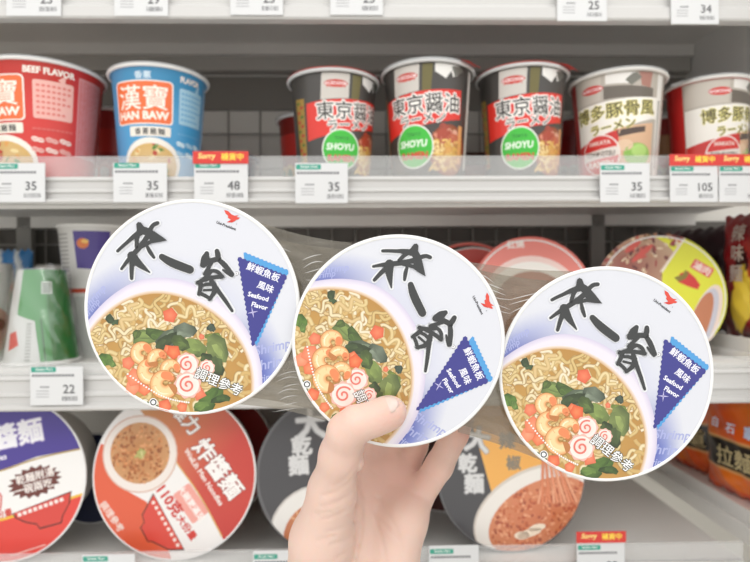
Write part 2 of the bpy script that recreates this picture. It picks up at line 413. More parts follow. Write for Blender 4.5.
def soup_bowl(A, cx, cy, rx, ry, ly, bowl='#f6f0e6', broth='#d9b26a', seed=1, cols=('#efd9a0', '#c0392b', '#5e8a3a', '#e3a65a')):
    rnd = random.Random(seed); A.poly(ell(cx, cy, rx, ry), bowl, ly); s = ell(cx, cy + ry * .06, rx * .88, ry * .84)
    A.rad(cx, cy, s, mixc(broth, '#ffffff', .15), broth, ly + 1)
    for k in range(26):
        t = rnd.uniform(0, 6.28); q = math.sqrt(rnd.random()) * .75; x, y = cx + math.cos(t) * rx * q, cy + math.sin(t) * ry * q
        A.poly(ell(x, y, rnd.uniform(2, 5), rnd.uniform(1, 2.6), rnd.uniform(0, 180), 8), rnd.choice(cols), ly + 2 + k * .05, clip=s)
def design_hanbaw(base, light, left, nut, seed):
    def fn(A):
        A.text('BEEF FLAVOR' if seed == 3 else 'FLAVOR', 32, 15, 8.6, '#fff4ea', 2, bold=.035, sx=.72); A.text(left, -14, 15, 8, mixc(light, '#ffffff', .4), 2, bold=.03)
        A.rrect(-46, 20, 14, 64, 4, '#fff6ee', 2); A.rrect(-44.8, 21.2, 12.8, 62.8, 3.5, '#f07038', 3)
        A.text('漢寶', -16, 37, 26, '#fff4e8', 4, bold=.01); A.text('HAN BAW', -16, 55, 11, '#fff4e8', 4, bold=.045)
        A.rrect(-30, 66, 12, 76, 1.5, '#f3ece0', 2); A.text('香蔥雞麵', -9, 71, 7, '#444444', 3, spacing=1.25, bold=.02)
        A.poly([(38, 22), (44, 16), (43, 26)], light, 2); A.rrect(20, 24, 50, 61, 2, light, 2)
        for r_ in range(6):
            for k in range(7):
                if r_ * 7 + k not in (20, 33, 34, 41): A.rrect(22.4 + k * 3.8, 28 + r_ * 5.3, 25 + k * 3.8, 30.4 + r_ * 5.3, .4, mixc(base, light, .35), 3)
        for k in range(9): A.rrect(19 + k * 3.6, 70, 22 + k * 3.6, 72, .3, mixc(base, light, .2), 2)
        for r_ in range(2):
            for k in range(3):
                x, y = 23 + k * 11, 81 + r_ * 10; c_ = nut if (r_ + k) % 2 == 0 else mixc(base, nut, .6)
                A.poly(ell(x - 2, y, 3.2, 2.5, 20, 12), c_, 2); A.poly(ell(x + 2.2, y + 1, 3, 2.3, 20, 12), c_, 2.1); A.stroke([(x - 4, y), (x + 4, y + 1)], .5, base, 2.4, cap=False, it=0)
        soup_bowl(A, -8, 104, 31, 27, 2, seed=seed)
        A.poly([(54, 14), (92, 14), (88, 94), (54, 94)], mixc(base, '#ffffff', .28), 2)
        rnd = random.Random(seed)
        for r_ in range(30):
            for k in range(8): A.rrect(55.5 + k * 3.4, 17 + r_ * 2.5, 55.5 + k * 3.4 + rnd.uniform(1.2, 2.6), 18.3 + r_ * 2.5, .2, mixc(base, '#ffffff', .08), 3)
    return fn
def design_shoyu(A):
    A.poly([(-70, -8), (70, -8), (70, 125), (-70, 125)], '#45423f', 1)
    A.poly([(-24, 3), (4, 3), (3, 34), (-26, 36)], '#cfc9c2', 2); A.text('PRIMA', -10, 21, 6.5, '#d34437', 3, bold=.03)
    A.poly(ell(-10, 19, 12, 4), '#c8453a', 2.5); A.text('ACECOOK', -10, 19, 4.6, '#ffffff', 3.2, bold=.02)
    A.poly([(7, 4), (17, 4), (15, 34), (6, 34)], '#6b6334', 2)
    A.poly([(19, 1), (46, 2), (44, 17), (38, 20), (36, 14), (30, 22), (19, 16)], '#eceae6', 2)
    A.poly([(36, 10), (44, 4), (52, 12), (40, 19)], '#6f7069', 3)
    A.poly([(-62, 36), (62, 32), (62, 58), (0, 66), (-62, 74)] if False else [(-43, 38), (50, 31), (50, 60), (5, 68), (-43, 78)], '#e2372c', 3)
    A.otext('東京醤油', 8, 46, 20, '#3c3a38', '#fbf7f2', 4, -2, ow=.09, bold=.012)
    A.otext('ラーメン', 6, 61, 13, '#3c3a38', '#fbf7f2', 6, -6, ow=.10, bold=.012)
    A.rad(36, 92, ell(36, 92, 24, 26), '#e8b060', '#8a3a22', 2)
    rn = random.Random(4)
    for k in range(40):
        x, y = rn.uniform(16, 50), rn.uniform(82, 112); A.stroke([(x, y), (x + rn.uniform(-8, 8), y + rn.uniform(-5, 5)), (x + rn.uniform(-8, 8), y + rn.uniform(-6, 6))], 2.2, rn.choice(['#f4d27c', '#ecc060', '#f8e0a0']), 2.6 + k * .01, edge='#c08a3c', cap=False)
    for k in range(14): A.poly(ell(rn.uniform(20, 46), rn.uniform(68, 84), rn.uniform(3, 6), rn.uniform(2, 4), rn.uniform(0, 90), 8), rn.choice(['#c0604a', '#d98a70', '#a84838', '#e0a890']), 2.3 + k * .01)
   
    A.poly(ell(30, 76, 9, 5), '#b04a34', 3); A.poly(ell(42, 80, 8, 5), '#c86a4a', 3.1); A.poly([(48, 66), (54, 66), (54, 104), (48, 104)], '#e8a868', 3.2)
    A.poly(ell(-4, 88, 22, 22), '#f4f6ee', 5); A.poly(ell(-4, 88, 20.5, 20.5), '#3fbf3c', 6)
    A.text('TOKYO', -4, 76, 4.6, '#1f7a2c', 7, bold=.02); A.text('SHOYU', -5, 85, 9.5, '#f4fff0', 7, bold=.04, shear=.1)
    A.text('RAMEN', -4, 97, 9.5, '#e0382c', 8, bold=.05)
    A.poly([(62, 4), (70, 4), (70, 108), (62, 108)], '#e9e6e0', 3)
    A.poly([(-60, 30), (-46, 32), (-46, 104), (-58, 104)], '#a8863c', 2)
    for k in range(14): A.rrect(-58 + (k % 2) * 5, 34 + k * 5, -53 + (k % 2) * 5, 37 + k * 5, .5, '#b5382a' if k % 3 else '#51702c', 3)
def design_tonkotsu(A, e_=0):
    A.poly([(-70, -8), (70, -8), (70, 125), (-70, 125)], '#b9b1a6', 1)
    A.poly([(-75, -8), (-41 - e_, -8), (-39 - e_, 125), (-75, 125)], '#c82a28', 2)
    A.poly([(-38 - e_, 2), (-8, 2), (-9, 34), (-38 - e_, 36)], '#c9c1b6', 2); A.poly(ell(-18, 21, 12, 4.5), '#d23a33', 3); A.text('ACECOOK', -18, 21, 4.6, '#ffffff', 4, bold=.02)
    A.poly([(-4, 2), (24, 3), (22, 20), (-4, 18)], '#ece9e4', 2); A.poly([(14, 16), (24, 6), (30, 14), (20, 22)], '#76756c', 3); A.poly([(26, 0), (42, 2), (40, 24), (30, 22)], '#a9776a', 2)
    A.poly([(-6, 20), (44, 24), (44, 34), (-6, 34)], '#6a6259', 1.5)
    A.poly([(-39 - e_, 38), (52, 33), (52, 56), (44, 56), (10, 66), (-39 - e_, 80)], '#f5f1e9', 3)
    A.otext('博多豚骨風', 4, 46, 17, '#4a4433', '#efe489', 4, -3, ow=.06, bold=.012)
    A.otext('ラーメン', 2, 63, 12, '#3c3a38', '#efe489', 6, -7, ow=.07, bold=.012)
    A.poly([(-39 - e_, 80), (10, 66), (10, 125), (-39 - e_, 125)], '#cf2f2c', 2.2)
    A.poly([(8, 66), (46, 60), (46, 125), (8, 125)], '#dcb491', 2.4); A.poly([(6, 68), (36, 64), (36, 70), (8, 75)], '#54433b', 2.6)
    A.poly(ell(28, 94, 15, 12), '#8fbf55', 3); A.poly(ell(30, 90, 9, 7), '#b3d878', 3.2); A.poly(ell(14, 84, 9, 6), '#e8c8a8', 3.1)
    A.poly(ell(-12, 92, 22, 22), '#f6e8e2', 5); A.poly(ell(-12, 92, 20.5, 20.5), '#d8302c', 6); A.poly([(-33, 88), (9, 84), (9, 94), (-33, 98)], '#ece2da', 6.5, clip=ell(-12, 92, 20.5, 20.5))
    A.text('HAKATA', -12, 79, 6, '#f6e6dc', 7, bold=.03); A.text('TONKOTSU', -12, 91, 7, '#57504a', 7, bold=.03, sx=.85); A.text('RAMEN', -12, 102, 9, '#f6e6dc', 7, bold=.05)
    A.poly([(50, 0), (60, 0), (60, 125), (50, 125)], '#f0ede7', 3)
    for k in range(24): A.rrect(52, 36 + k * 3, 57, 37.6 + k * 3, .2, '#7d7a74', 4)
TOP = lambda y, Y=.603: CZ + (281 - y) * Y / F
YC = .664
cup(-38, 43, .765, CZ + .255, Z1, 'orange cup cut by the left edge of the photo', None, '#e2923a', 0)
cup(46, 56, YC, TOP(59), Z1, 'red cup with BEEF FLAVOR lettering at the left edge', design_hanbaw('#d83a34', '#f2b8ae', '牛肉', '#f6d9cf', 3), '#d83a34', -9)
cup(160, 48, YC, TOP(62), Z1, 'sky blue cup with an orange lettered square', design_hanbaw('#4a9fd2', '#a9d3ea', '香蔥', '#d7eef8', 5), '#4a9fd2', 18)
cup(334, 46.5, YC, TOP(66), Z1, 'leftmost of the three black cups with a green round badge', design_shoyu, '#45423f', 19, rim='#dcdcdc', tab=None, lidc='#d8554a')
cup(428, 47.5, YC - .004, TOP(58), Z1, 'middle one of the three black cups with a green round badge', design_shoyu, '#45423f', -22, rim='#dcdcdc', tab=(70, '#d8362c'))
cup(522, 46.5, YC, TOP(60), Z1, 'rightmost of the three black cups with a green round badge', design_shoyu, '#45423f', -14, rim='#dcdcdc', tab=(60, '#d8362c'), lidc='#d8554a')
cup(617, 47.5, YC, TOP(65), Z1, 'white and red cup with gold writing, right of the black cups', design_tonkotsu, '#b9b1a6', -33, rim='#eceae6')
cup(708, 42, YC + .006, TOP(68), Z1, 'white and red cup with gold writing at the far right, lid tab lifted', lambda A: design_tonkotsu(A, 17), '#c82a28', 8, rim='#eceae6', tab=(-70, '#e8e8e8'))
# second row
YC2 = .79
def back_art(a, b, c_):
    def fn(A):
        A.poly([(-70, 30), (70, 30), (70, 60), (-70, 60)], b, 2)
        for k in range(9): A.poly(ell(-64 + k * 16, 86, 10, 14), c_, 2); A.poly(ell(-64 + k * 16, 86, 6, 8), a, 3)
    return fn
cup(118, 37, .803, CZ + .232, Z1, 'dark red cup standing behind, between the red and the blue cups', back_art('#d9d4cc', '#c23830', '#d98a80'), '#a52a28', 0, 'cups in the second row')
cup(226, 33, YC2 - .01, CZ + .168, Z1, 'small dark blue cup far back beside the sky blue cup', None, '#2c4f78', 0, 'cups in the second row', rim='#2c4f78', lidc='#2c4f78')
cup(312, 36, YC2, CZ + .222, Z1, 'patterned cup standing behind the leftmost black cup', back_art('#3f6a35', '#c0322a', '#c9a24a'), '#8d2a22', 0, 'cups in the second row')
cup(472, 34, YC2, CZ + .168, Z1, 'short brown cup in the gap behind the black cups', back_art('#7a4a2c', '#9c3a2a', '#c99a5a'), '#5b3328', 0, 'cups in the second row', rim='#6b3a2c', lidc='#7a4a3a')
cup(574, 34, .79, CZ + .218, Z1, 'red cup in the second row left of the white and gold cup', back_art('#6d4a35', '#a82420', '#8a6a50'), '#b02622', 0, 'cups in the second row')
cup(665, 35, .80, CZ + .222, Z1, 'red and brown cup behind the two gold lettered cups', back_art('#3a3028', '#c89a6a', '#7c7a34'), '#b32a25', 0, 'cups in the second row')

# ---------------------------------------------------------------- round bowls with printed lids
def frame(c, yaw=0, pitch=0, cam_facing=False, roll=0):
    """local x right, y up, z towards the viewer"""
    if cam_facing: M = Matrix(((rt.x, up.x, -fw.x), (rt.y, up.y, -fw.y), (rt.z, up.z, -fw.z))).to_4x4()
    else: M = Matrix(((1, 0, 0), (0, 0, -1), (0, 1, 0))).to_4x4()
    return Matrix.Translation(c) @ M @ Matrix.Rotation(R(yaw), 4, 'Y') @ Matrix.Rotation(R(pitch), 4, 'X') @ Matrix.Rotation(R(roll), 4, 'Z')
def bowl(name, mw, Rr, depth, cx, cy, Rpx, A, label, cat, group, basec='#ffffff', bodyc='#f4f2ee', lidname='printed_lid', taper=.72, m=None, crimps=False):
    e = empty(name, mw, label, cat, group); s = Rr / Rpx
    g = G(); g.disc(Rr - .0006, 0, 128, basec)
    g.lathe([(Rr - .0018, .0001), (Rr - .0012, .0005), (Rr - .0002, .0004), (Rr + .0003, -.0005), (Rr, -.0016), (Rr - .0012, -.002)], 128, '#f2f2f1' if basec != '#4b4a4d' else '#6a6a6c')
    g.art(A, lambda x, y, o: ((x - cx) * s, -(y - cy) * s, .00003 + o))
    if crimps:
        n = 150
        for i in range(n):
            a = 2 * math.pi * i / n; da = .012
            pts = [(r_ * math.cos(a + q), r_ * math.sin(a + q), z) for r_, q, z in ((Rr - .0045, -da * .4, .0006), (Rr - .0045, da * .4, .0006), (Rr - .0004, da, .0005), (Rr - .0004, -da, .0005))]
            mid = [(Rr * .96 * math.cos(a), Rr * .96 * math.sin(a), .0007)]
            if i % 2 == 0: g.add(pts, [(0, 3, 2, 1)], '#f4f4f5')
    g.build(lidname, m or printed, e)
    g = G(); Rb = Rr * taper
    g.lathe([(Rr - .0025, -.0008), (Rr - .0010, -.003), (Rr - .0035, -.0045), (Rr - .005, -.010), (Rr * .90, -depth * .35), (Rr * .84, -depth * .6), (Rb + .002, -depth * .93), (Rb, -depth), (Rb - .003, -depth + .001), (0, -depth + .003)], 96, bodyc)
    g.build('bowl_body', bodym, e)
    return e

# --- artwork of the three held lids (traced in the frame of the right-hand one)
def seafood_art():
    cx, cy = 606.5, 374.0
    disc = ell(cx, cy, 106.2, 106.2, 0, 96)
    A = Art(disc); rnd = random.Random(5)
    outer = chaikin([(492, 366), (528, 341), (568, 331), (612, 347), (641, 379), (654, 412), (658, 442), (652, 470), (640, 510), (560, 530), (470, 500), (455, 410)], 3)
    inner = chaikin([(498, 372), (532, 352), (568, 347.5), (600, 361), (625, 385), (640, 412), (646, 442), (640, 472), (620, 510), (555, 520), (485, 480), (478, 405)], 3)
    # violet blue glow printed around the bowl
    ctr = (575, 430)
    def off(p, d):
        vx, vy = p[0] - ctr[0], p[1] - ctr[1]; l = math.hypot(vx, vy); return (p[0] + vx / l * d, p[1] + vy / l * d)
    def amt(p):
        a = math.degrees(math.atan2(-(p[1] - ctr[1]), p[0] - ctr[0]))
        if a < -90: a += 360
        # strong at left (a>120) and lower right (a<20), faint at the top
        return max(0, min(1, (a - 92) / 35)) * .75 + max(0, min(1, (28 - a) / 40)) * .85 + .10
    cin = [mixc('#dcdee8', '#4f5bb0', min(1, amt(p) * 1.1)) for p in outer]; cmid = [mixc('#dcdee8', '#6f7ec6', amt(p) * .95) for p in outer]
    A.strip([off(p, -3) for p in outer], [off(p, 9) for p in outer], cin, cmid, 1, closed=True)
    A.strip([off(p, 9) for p in outer], [off(p, 27) for p in outer], cmid, '#dcdee6', 1, closed=True)
    for t, x, y, sz, rr_ in (('Shrimp', 672, 436, 13, 3), ('Shrimp', 668, 451, 14, 3), ('Shrimp', 655, 463, 10, 3), ('Shrimp', 517, 338, 10, -32), ('Shrimp', 509, 349, 9, -34)):
        A.text(t, x, y, sz, '#a9b0dd', 1.5, rr_, bold=.02, shear=.25)
    A.rad(575, 420, outer, '#e6e0ea', '#e9e4ee', 2)
    A.strip([off(p, 0) for p in outer], [off(p, -5) for p in outer], '#d3cbe2', '#e8e2ee', 3, closed=True)
    A.strip([off(p, 3.5) for p in inner], [off(p, 0) for p in inner], '#efe3dc', '#cfa56a', 4, closed=True)
    A.rad(570, 420, inner, '#cba258', '#b98a46', 5)
    K = dict(clip=inner)
    Q = lambda x, y: (500 + x / 4.325, 350 + y / 4.325)
    # noodles
    ly = 6.0
    for k in range(230):
        x, y = rnd.uniform(492, 645), rnd.uniform(352, 478); a = rnd.uniform(0, 6.28); pts = []; amp = rnd.uniform(2.4, 5.0); ph = rnd.uniform(0, 6); n = rnd.randint(9, 18)
        cur = rnd.uniform(-.16, .16); fr = rnd.uniform(.6, .9)
        for i in range(n):
            x += math.cos(a) * 1.9; y += math.sin(a) * 1.9; a += cur; w_ = amp * math.sin(i * fr + ph); pts.append((x - math.sin(a) * w_, y + math.cos(a) * w_))
        base = rnd.choice(['#e6d2a0', '#dfc890', '#eadbb4', '#d8bd80', '#eee2c6', '#dcc08a', '#d2b070'])
        A.stroke(pts, rnd.uniform(3.4, 4.7), base, ly, edge=rnd.choice(['#a88448', '#b8955a', '#9a7238', '#c0a065']), cap=False, it=2, mid=.35, **K); ly += .008
    # greens
    def leaf(cx_, cy_, rx, ry, rot, c1, c2, ly_):
        x0, y0 = Q(cx_, cy_)
        for q_ in range(3):
            xx, yy = x0 + rnd.uniform(-1, 1) * rx / 12, y0 + rnd.uniform(-1, 1) * ry / 12; z_ = (1.12, .85, .5)[q_]
            pts = ell(xx, yy, rx / 4.325 * z_, ry / 4.325 * z_, rot + rnd.uniform(-12, 12), 7)
            pts = [(x + rnd.uniform(-1.3, 1.3), y + rnd.uniform(-1.3, 1.3)) for x, y in pts]
            cc = [mixc(c2, c1, min(1, max(0, rnd.random() * .7 + q_ * .25 - .15))) for _ in pts]
            A.raw([(xx, yy)] + pts, [(0, i + 1, (i + 1) % 7 + 1) for i in range(7)], [L(mixc(c1, c2, rnd.random() * .6))] + [L(c) for c in cc], ly_ + q_ * .02, K['clip'])
    for a in ((230, 165, 60, 30, 12, '#93a85c', '#4a5a34', 9), (280, 180, 45, 24, 35, '#5f7a3a', '#2f3d22', 9.1), (200, 150, 22, 14, -50, '#6a7f3e', '#3a4626', 9.2), (350, 195, 70, 30, -8, '#7a8870', '#3e4838', 9.3),
            (395, 200, 48, 26, 12, '#8e9a86', '#454f40', 9.4), (300, 215, 50, 22, -20, '#51633c', '#2a3420', 9.5), (425, 270, 52, 34, 60, '#93a85a', '#4a5832', 9.6), (375, 240, 42, 26, 40, '#677c40', '#323f22', 9.7), (500, 305, 62, 38, 65, '#9dad64', '#505e36', 9.8),
            (455, 345, 40, 20, 70, '#55683a', '#2c3820', 9.9), (505, 375, 42, 24, 70, '#5d6f40', '#323d24', 10), (40, 220, 34, 26, 10, '#6f9440', '#2f4a20', 9), (62, 240, 22, 14, 60, '#86a455', '#3b5526', 9.2), (108, 62, 20, 14, 70, '#4a5c3c', '#28321f', 9), (125, 78, 16, 8, 0, '#56704a', '#2c3a22', 9.1),
            (520, 212, 20, 16, 20, '#4f6050', '#2a332a', 9.2), (515, 250, 30, 14, 20, '#93a650', '#55662c', 9.1), (430, 490, 60, 28, -15, '#5f8038', '#2f4520', 9), (385, 525, 44, 22, 8, '#79984a', '#35501f', 9.1), (470, 520, 40, 18, 10, '#4f6b34', '#28391b', 9.2), (190, 470, 36, 14, 40, '#5d7a40', '#2f4020', 9.2)):
        leaf(*a)
    # tomato and carrot pieces
    for x, y, r_, c1, c2 in ((362, 112, 34, '#ef8560', '#dc6444'), (330, 268, 34, '#f28a58', '#dd5f38'), (312, 250, 22, '#f4986a', '#dc6a42'), (128, 258, 30, '#f0926c', '#e07250'), (140, 325, 42, '#f29a74', '#e47c58'), (120, 365, 34, '#f2a07c', '#e68662'),
            (385, 468, 34, '#ee8c68', '#de7050'), (232, 480, 32, '#f28a60', '#de6440'), (165, 385, 30, '#f49468', '#e37048'), (465, 238, 14, '#ee8c68', '#de7050'), (300, 505, 26, '#f0926a', '#e07048')):
        x0, y0 = Q(x, y); n = rnd.choice((4, 5)); ph = rnd.uniform(0, 6)
        pts = [(x0 + r_ / 4.325 * math.cos(ph + 6.283 * i / n) * rnd.uniform(.85, 1.15), y0 + r_ / 4.325 * math.sin(ph + 6.283 * i / n)) for i in range(n)]
        A.rad(x0, y0, pts, c1, c2, 10.5 + x * .0005, **K)
    # fish cake swirls
    for x, y, r_, ly_ in ((450, 372, 34, 11), (372, 335, 50, 11.6), (350, 420, 57, 12.4)):
        x0, y0 = Q(x, y); q = r_ / 4.325; n = 36
        A.poly([(x0 + q * (1 + .07 * math.cos(9 * t)) * math.cos(t), y0 + q * (1 + .07 * math.cos(9 * t)) * math.sin(t)) for t in (6.283 * i / n for i in range(n))], '#f0b9ac', ly_, **K)
        A.rad(x0, y0, ell(x0, y0, q * .86, q * .86), '#f6d5cb', '#fbe9e2', ly_ + .2, **K)
        A.stroke([(x0 + q * (.06 + .6 * t) * math.cos(2 + t * 9.5), y0 + q * (.06 + .6 * t) * math.sin(2 + t * 9.5)) for t in [i / 22 for i in range(23)]], q * .15, '#e0786a', ly_ + .4, cap=False, it=1, **K)
    # shrimps
    def shrimp(x, y, r_, a0, sweep, ly_):
        x0, y0 = Q(x, y); r_ = r_ / 4.325; pts = []; ws = []
        for i in range(12):
            t = i / 11; a = R(a0 + sweep * t); pts.append((x0 + r_ * .62 * math.cos(a), y0 + r_ * .62 * math.sin(a))); ws.append(r_ * (.98 - .45 * abs(t - .3) - .25 * max(0, t - .7)))
        A.stroke(pts, [w_ * 1.08 for w_ in ws], '#bd7a42', ly_, it=1, **K)
        A.stroke(pts, ws, '#f7d49e', ly_ + .2, edge='#e09a5c', it=1, cap=False, **K)
        for i in (3, 5, 7):
            a = R(a0 + sweep * i / 11); w_ = ws[i] * .44
            A.stroke([(pts[i][0], pts[i][1]), (pts[i][0] + math.cos(a) * w_, pts[i][1] + math.sin(a) * w_)], .6, '#e9ad78', ly_ + .4, cap=False, it=0, **K)
        A.stroke(pts[9:], [ws[9] * .8, ws[10] * .9, ws[11] * .6], '#e88a58', ly_ + .42, it=0, **K)
        A.stroke([(x_ + (x_ - x0) * .18, y_ + (y_ - y0) * .18) for x_, y_ in pts[1:6]], [.4, 1.3, 1.5, 1.2, .4], '#fdebc8', ly_ + .43, cap=False, **K)
    shrimp(203, 234, 48, 100, 265, 12.8); shrimp(300, 338, 44, 170, 210, 12.9); shrimp(215, 318, 56, 80, 230, 13.4); shrimp(260, 282, 46, 180, 165, 13.9); shrimp(258, 388, 60, 60, 275, 14.4)
    # small white print along the edge, ring mark
    for i in range(26):
        t = i / 25; x0 = 529 + 54 * t; y0 = 425 + 12 * t + 24 * t * t + 0
        x0, y0 = 527 + 50 * t, 424 + 44 * t - 7 * math.sin(t * math.pi) * -1 - 4
        A.rrect(x0 - .8, y0 - .8, x0 + .9, y0 + .9, .2, '#fbf3ec', 15.4, 42, **K)
    A.poly(ell(543.5, 454, 4, 4), '#ffffff', 15.5); A.poly(ell(543.5, 454, 3.2, 3.2), '#2a2d2a', 15.7); A.poly(ell(543.5, 454, 2, 2), '#ffffff', 15.9)
    A.otext('調理參考', 611.5, 452.5, 12.6, '#ffffff', '#3f4238', 15.4, 39, ow=.055, bold=.008)
    # flavour flag
    def zig(a, b, n, d):
        out_ = []; dx, dy = b[0] - a[0], b[1] - a[1]; l = math.hypot(dx, dy); nx, ny = dy / l, -dx / l
        for i in range(n * 2):
            t = i / (n * 2); q = d * (1 if i % 2 else 0); out_.append((a[0] + dx * t + nx * q, a[1] + dy * t + ny * q))
        return out_
    p0, p1, p2 = (664.5, 339.5), (705.5, 371), (653.5, 428.5)
    b0, b1, b2 = (671, 336.5), (708.5, 366.5), (655.5, 431)
    A.poly(zig(b0, b1, 11, 1.2) + zig(b1, b2, 16, 1.2) + [(654, 420)], '#4f9fdc', 3)
    A.poly(zig(p0, p1, 11, 1.2) + zig(p1, p2, 16, 1.2) + zig(p2, p0, 18, 1.2), '#3a3a8c', 4)
    A.text('鮮蝦魚板', 684.5, 360.5, 8.8, '#f4f4ff', 5, 38.5, bold=.02); A.text('風味', 682.5, 375.5, 8.6, '#f4f4ff', 5, 38.5, bold=.02)
    A.text('Seafood', 672.8, 382.5, 6.6, '#f4f4ff', 5, 32, bold=.035); A.text('Flavor', 671.5, 392, 6.6, '#f4f4ff', 5, 32, bold=.035)
    for a in (5, 95): A.stroke([(663 - 5.5 * math.cos(R(a)), 396 - 5.5 * math.sin(R(a))), (663, 396), (663 + 5.5 * math.cos(R(a)), 396 + 5.5 * math.sin(R(a)))], [.1, 1.5, .1], '#c9c4ee', 5, cap=False, it=0)
    # maker's mark
    B = lambda x, y: (590 + x / 4.494, 225 + y / 4.494)
    A.poly([B(*p) for p in ((334, 294), (350, 304), (360, 322), (372, 332), (390, 334), (378, 340), (392, 346), (384, 352), (372, 352), (360, 356), (340, 352), (350, 344), (340, 332), (344, 324), (336, 312))], '#e04a3a', 3)
    A.poly([B(*p) for p in ((330, 350), (345, 346), (372, 354), (352, 358))], '#d63a2e', 3.5)
    A.text('Uni-President', 662, 306, 3.7, '#3c3c40', 3, 37, bold=.03); A.text('R', 672.3, 307.3, 1.7, '#3c3c40', 3, 30)
    A.poly(ell(658.5, 354.5, 2.1, 2.1, 0, 14), '#77777c', 3); A.poly(ell(658.5, 354.5, 1.7, 1.7, 0, 14), '#f3f3f6', 3.4); A.text('R', 658.5, 354.5, 2.4, '#77777c', 3.8, 20)
    # brush lettering
    Z = lambda x, y: (540 + x / 6.242, 270 + y / 6.242)
    th = R(16.3); c_, s_ = math.cos(th), math.sin(th)
    def W(x, y):      # traced on the left bowl, turned into this frame
        X, Y_ = 110 + x / 5.357 - 192, 210 + y / 5.357 - 307; return (cx + X * c_ - Y_ * s_, cy + X * s_ + Y_ * c_)
    S = []
    S += [([Z(73, 187), Z(105, 170), Z(150, 150), Z(190, 130), Z(240, 116)], [2.4, 2.6, 2.8, 3.6, 5]), ([Z(300, 120), Z(328, 93), Z(358, 90)], [3.4, 3.2, 3]),
          ([Z(236, 105), Z(208, 145), Z(192, 195)], [4, 3.2, 2.8]), ([Z(290, 140), Z(230, 190), Z(180, 222), Z(120, 258), Z(64, 300)], [4, 4, 4, 3.2, 2]),
          ([Z(152, 250), Z(128, 305), Z(108, 374)], [4, 3.6, 2.6]), ([Z(148, 240), Z(172, 295), Z(226, 370)], [7, 6, 1]), ([Z(255, 205), Z(262, 245), Z(277, 288)], [2, 3.4, 2.2]),
          ([Z(325, 298), Z(360, 338), Z(400, 372), Z(470, 424)], [4.6, 6.2, 6.6, 6.2])]
    S += [([W(520, 235), W(512, 262), W(500, 292)], [3.6, 6.8, 4.5]), ([W(574, 222), W(580, 245), W(578, 268)], [3.6, 4.4, 3.4]), ([W(500, 296), W(540, 274), W(585, 262)], [4.2, 4.4, 3.6]),
          ([W(575, 262), W(610, 290), W(655, 345)], [3, 4.4, 3.2]), ([W(652, 352), W(630, 340), W(606, 322)], [2.6, 2.4, 1.6]),
          ([W(545, 285), W(520, 325), W(508, 345)], [3.2, 3.6, 3]), ([W(510, 340), W(545, 325), W(580, 330), W(602, 358)], [3, 3.4, 3.6, 3]), ([W(602, 358), W(545, 362), W(470, 388)], [3.6, 4, 2.8]), ([W(545, 330), W(515, 362), W(470, 392)], [3, 3.6, 3]),
          ([W(488, 392), W(486, 420), W(478, 452)], [4, 4.2, 3]), ([W(488, 408), W(520, 398), W(552, 398)], [2.8, 3.2, 3.6]), ([W(560, 400), W(562, 440), W(535, 478)], [4.4, 4.6, 3]), ([W(482, 446), W(510, 458), W(536, 474)], [3, 3.6, 3]), ([W(505, 430), W(548, 428)], [2.4, 2.4]),
          ([W(545, 382), W(585, 440), W(622, 490), W(655, 540)], [4.4, 4, 3.6, 2.6])]
    big = [Z(*p) for p in ((222, 98), (230, 60), (244, 50), (260, 58), (272, 88), (302, 108), (340, 152), (386, 210), (340, 207), (290, 200), (250, 210), (205, 218), (202, 195), (238, 188), (285, 178), (262, 140), (228, 118))]
    for p, ws in S: A.stroke(p, [x + 4 for x in ws], '#eef0f4', 6.0 + .0, it=1)
    A.items = [(v, f, c, l) for v, f, c, l in A.items]
    for k, (p, ws) in enumerate(S): A.stroke(p, [x * (1.08 if k > 12 else 1.3) for x in ws], '#37393a', 16.4 + k * .02, it=2)
    A.poly(big, '#37393a', 16.9)
    return A
SA = seafood_art()
DEP = .31; RL = 107 * DEP / F
pack = []
for (px, py, rot, rad, lab) in ((192, 307, 16.3, 107.6, 'left one of the three held white seafood noodle bowls'), (398.5, 341, -26.5, 106.2, 'centre white seafood noodle bowl with the thumb pressed on its lid'), (606.5, 374, 0, 107.2, 'right one of the three held white seafood noodle bowls')):
    dd = .3078 if rot < 0 else .3118
    mw = frame(PD(px, py, dd), cam_facing=True, roll=rot)
    pack.append(bowl('noodle_bowl', mw, rad * dd / F, .060, 606.5, 374, 107, SA, lab, 'noodle bowl', 'three held seafood noodle bowls', '#dcdee6', taper=.74))

# ---------------------------------------------------------------- shrink wrap between the bowls
wrap = bpy.data.materials.new('clear_shrink_film'); wrap.use_nodes = True; nt = wrap.node_tree
nt.nodes.remove(nt.nodes['Principled BSDF']); out = nt.nodes['Material Output']
tr = nt.nodes.new('ShaderNodeBsdfTransparent'); tr.inputs[0].default_value = (.80, .765, .70, 1)
gl = nt.nodes.new('ShaderNodeBsdfGlossy'); gl.inputs['Roughness'].default_value = .12
di = nt.nodes.new('ShaderNodeBsdfDiffuse'); di.inputs[0].default_value = (.22, .195, .15, 1)
m1 = nt.nodes.new('ShaderNodeMixShader'); m1.inputs[0].default_value = .16; m2 = nt.nodes.new('ShaderNodeMixShader'); m2.inputs[0].default_value = .30
nt.links.new(di.outputs[0], m1.inputs[1]); nt.links.new(gl.outputs[0], m1.inputs[2]); nt.links.new(tr.outputs[0], m2.inputs[1]); nt.links.new(m1.outputs[0], m2.inputs[2]); nt.links.new(m2.outputs[0], out.inputs[0])
m2.inputs[0].default_value = .50
we = empty('shrink_wrap', PD(398, 341, .33), 'clear crinkled shrink film joining the three held bowls', 'plastic wrap')
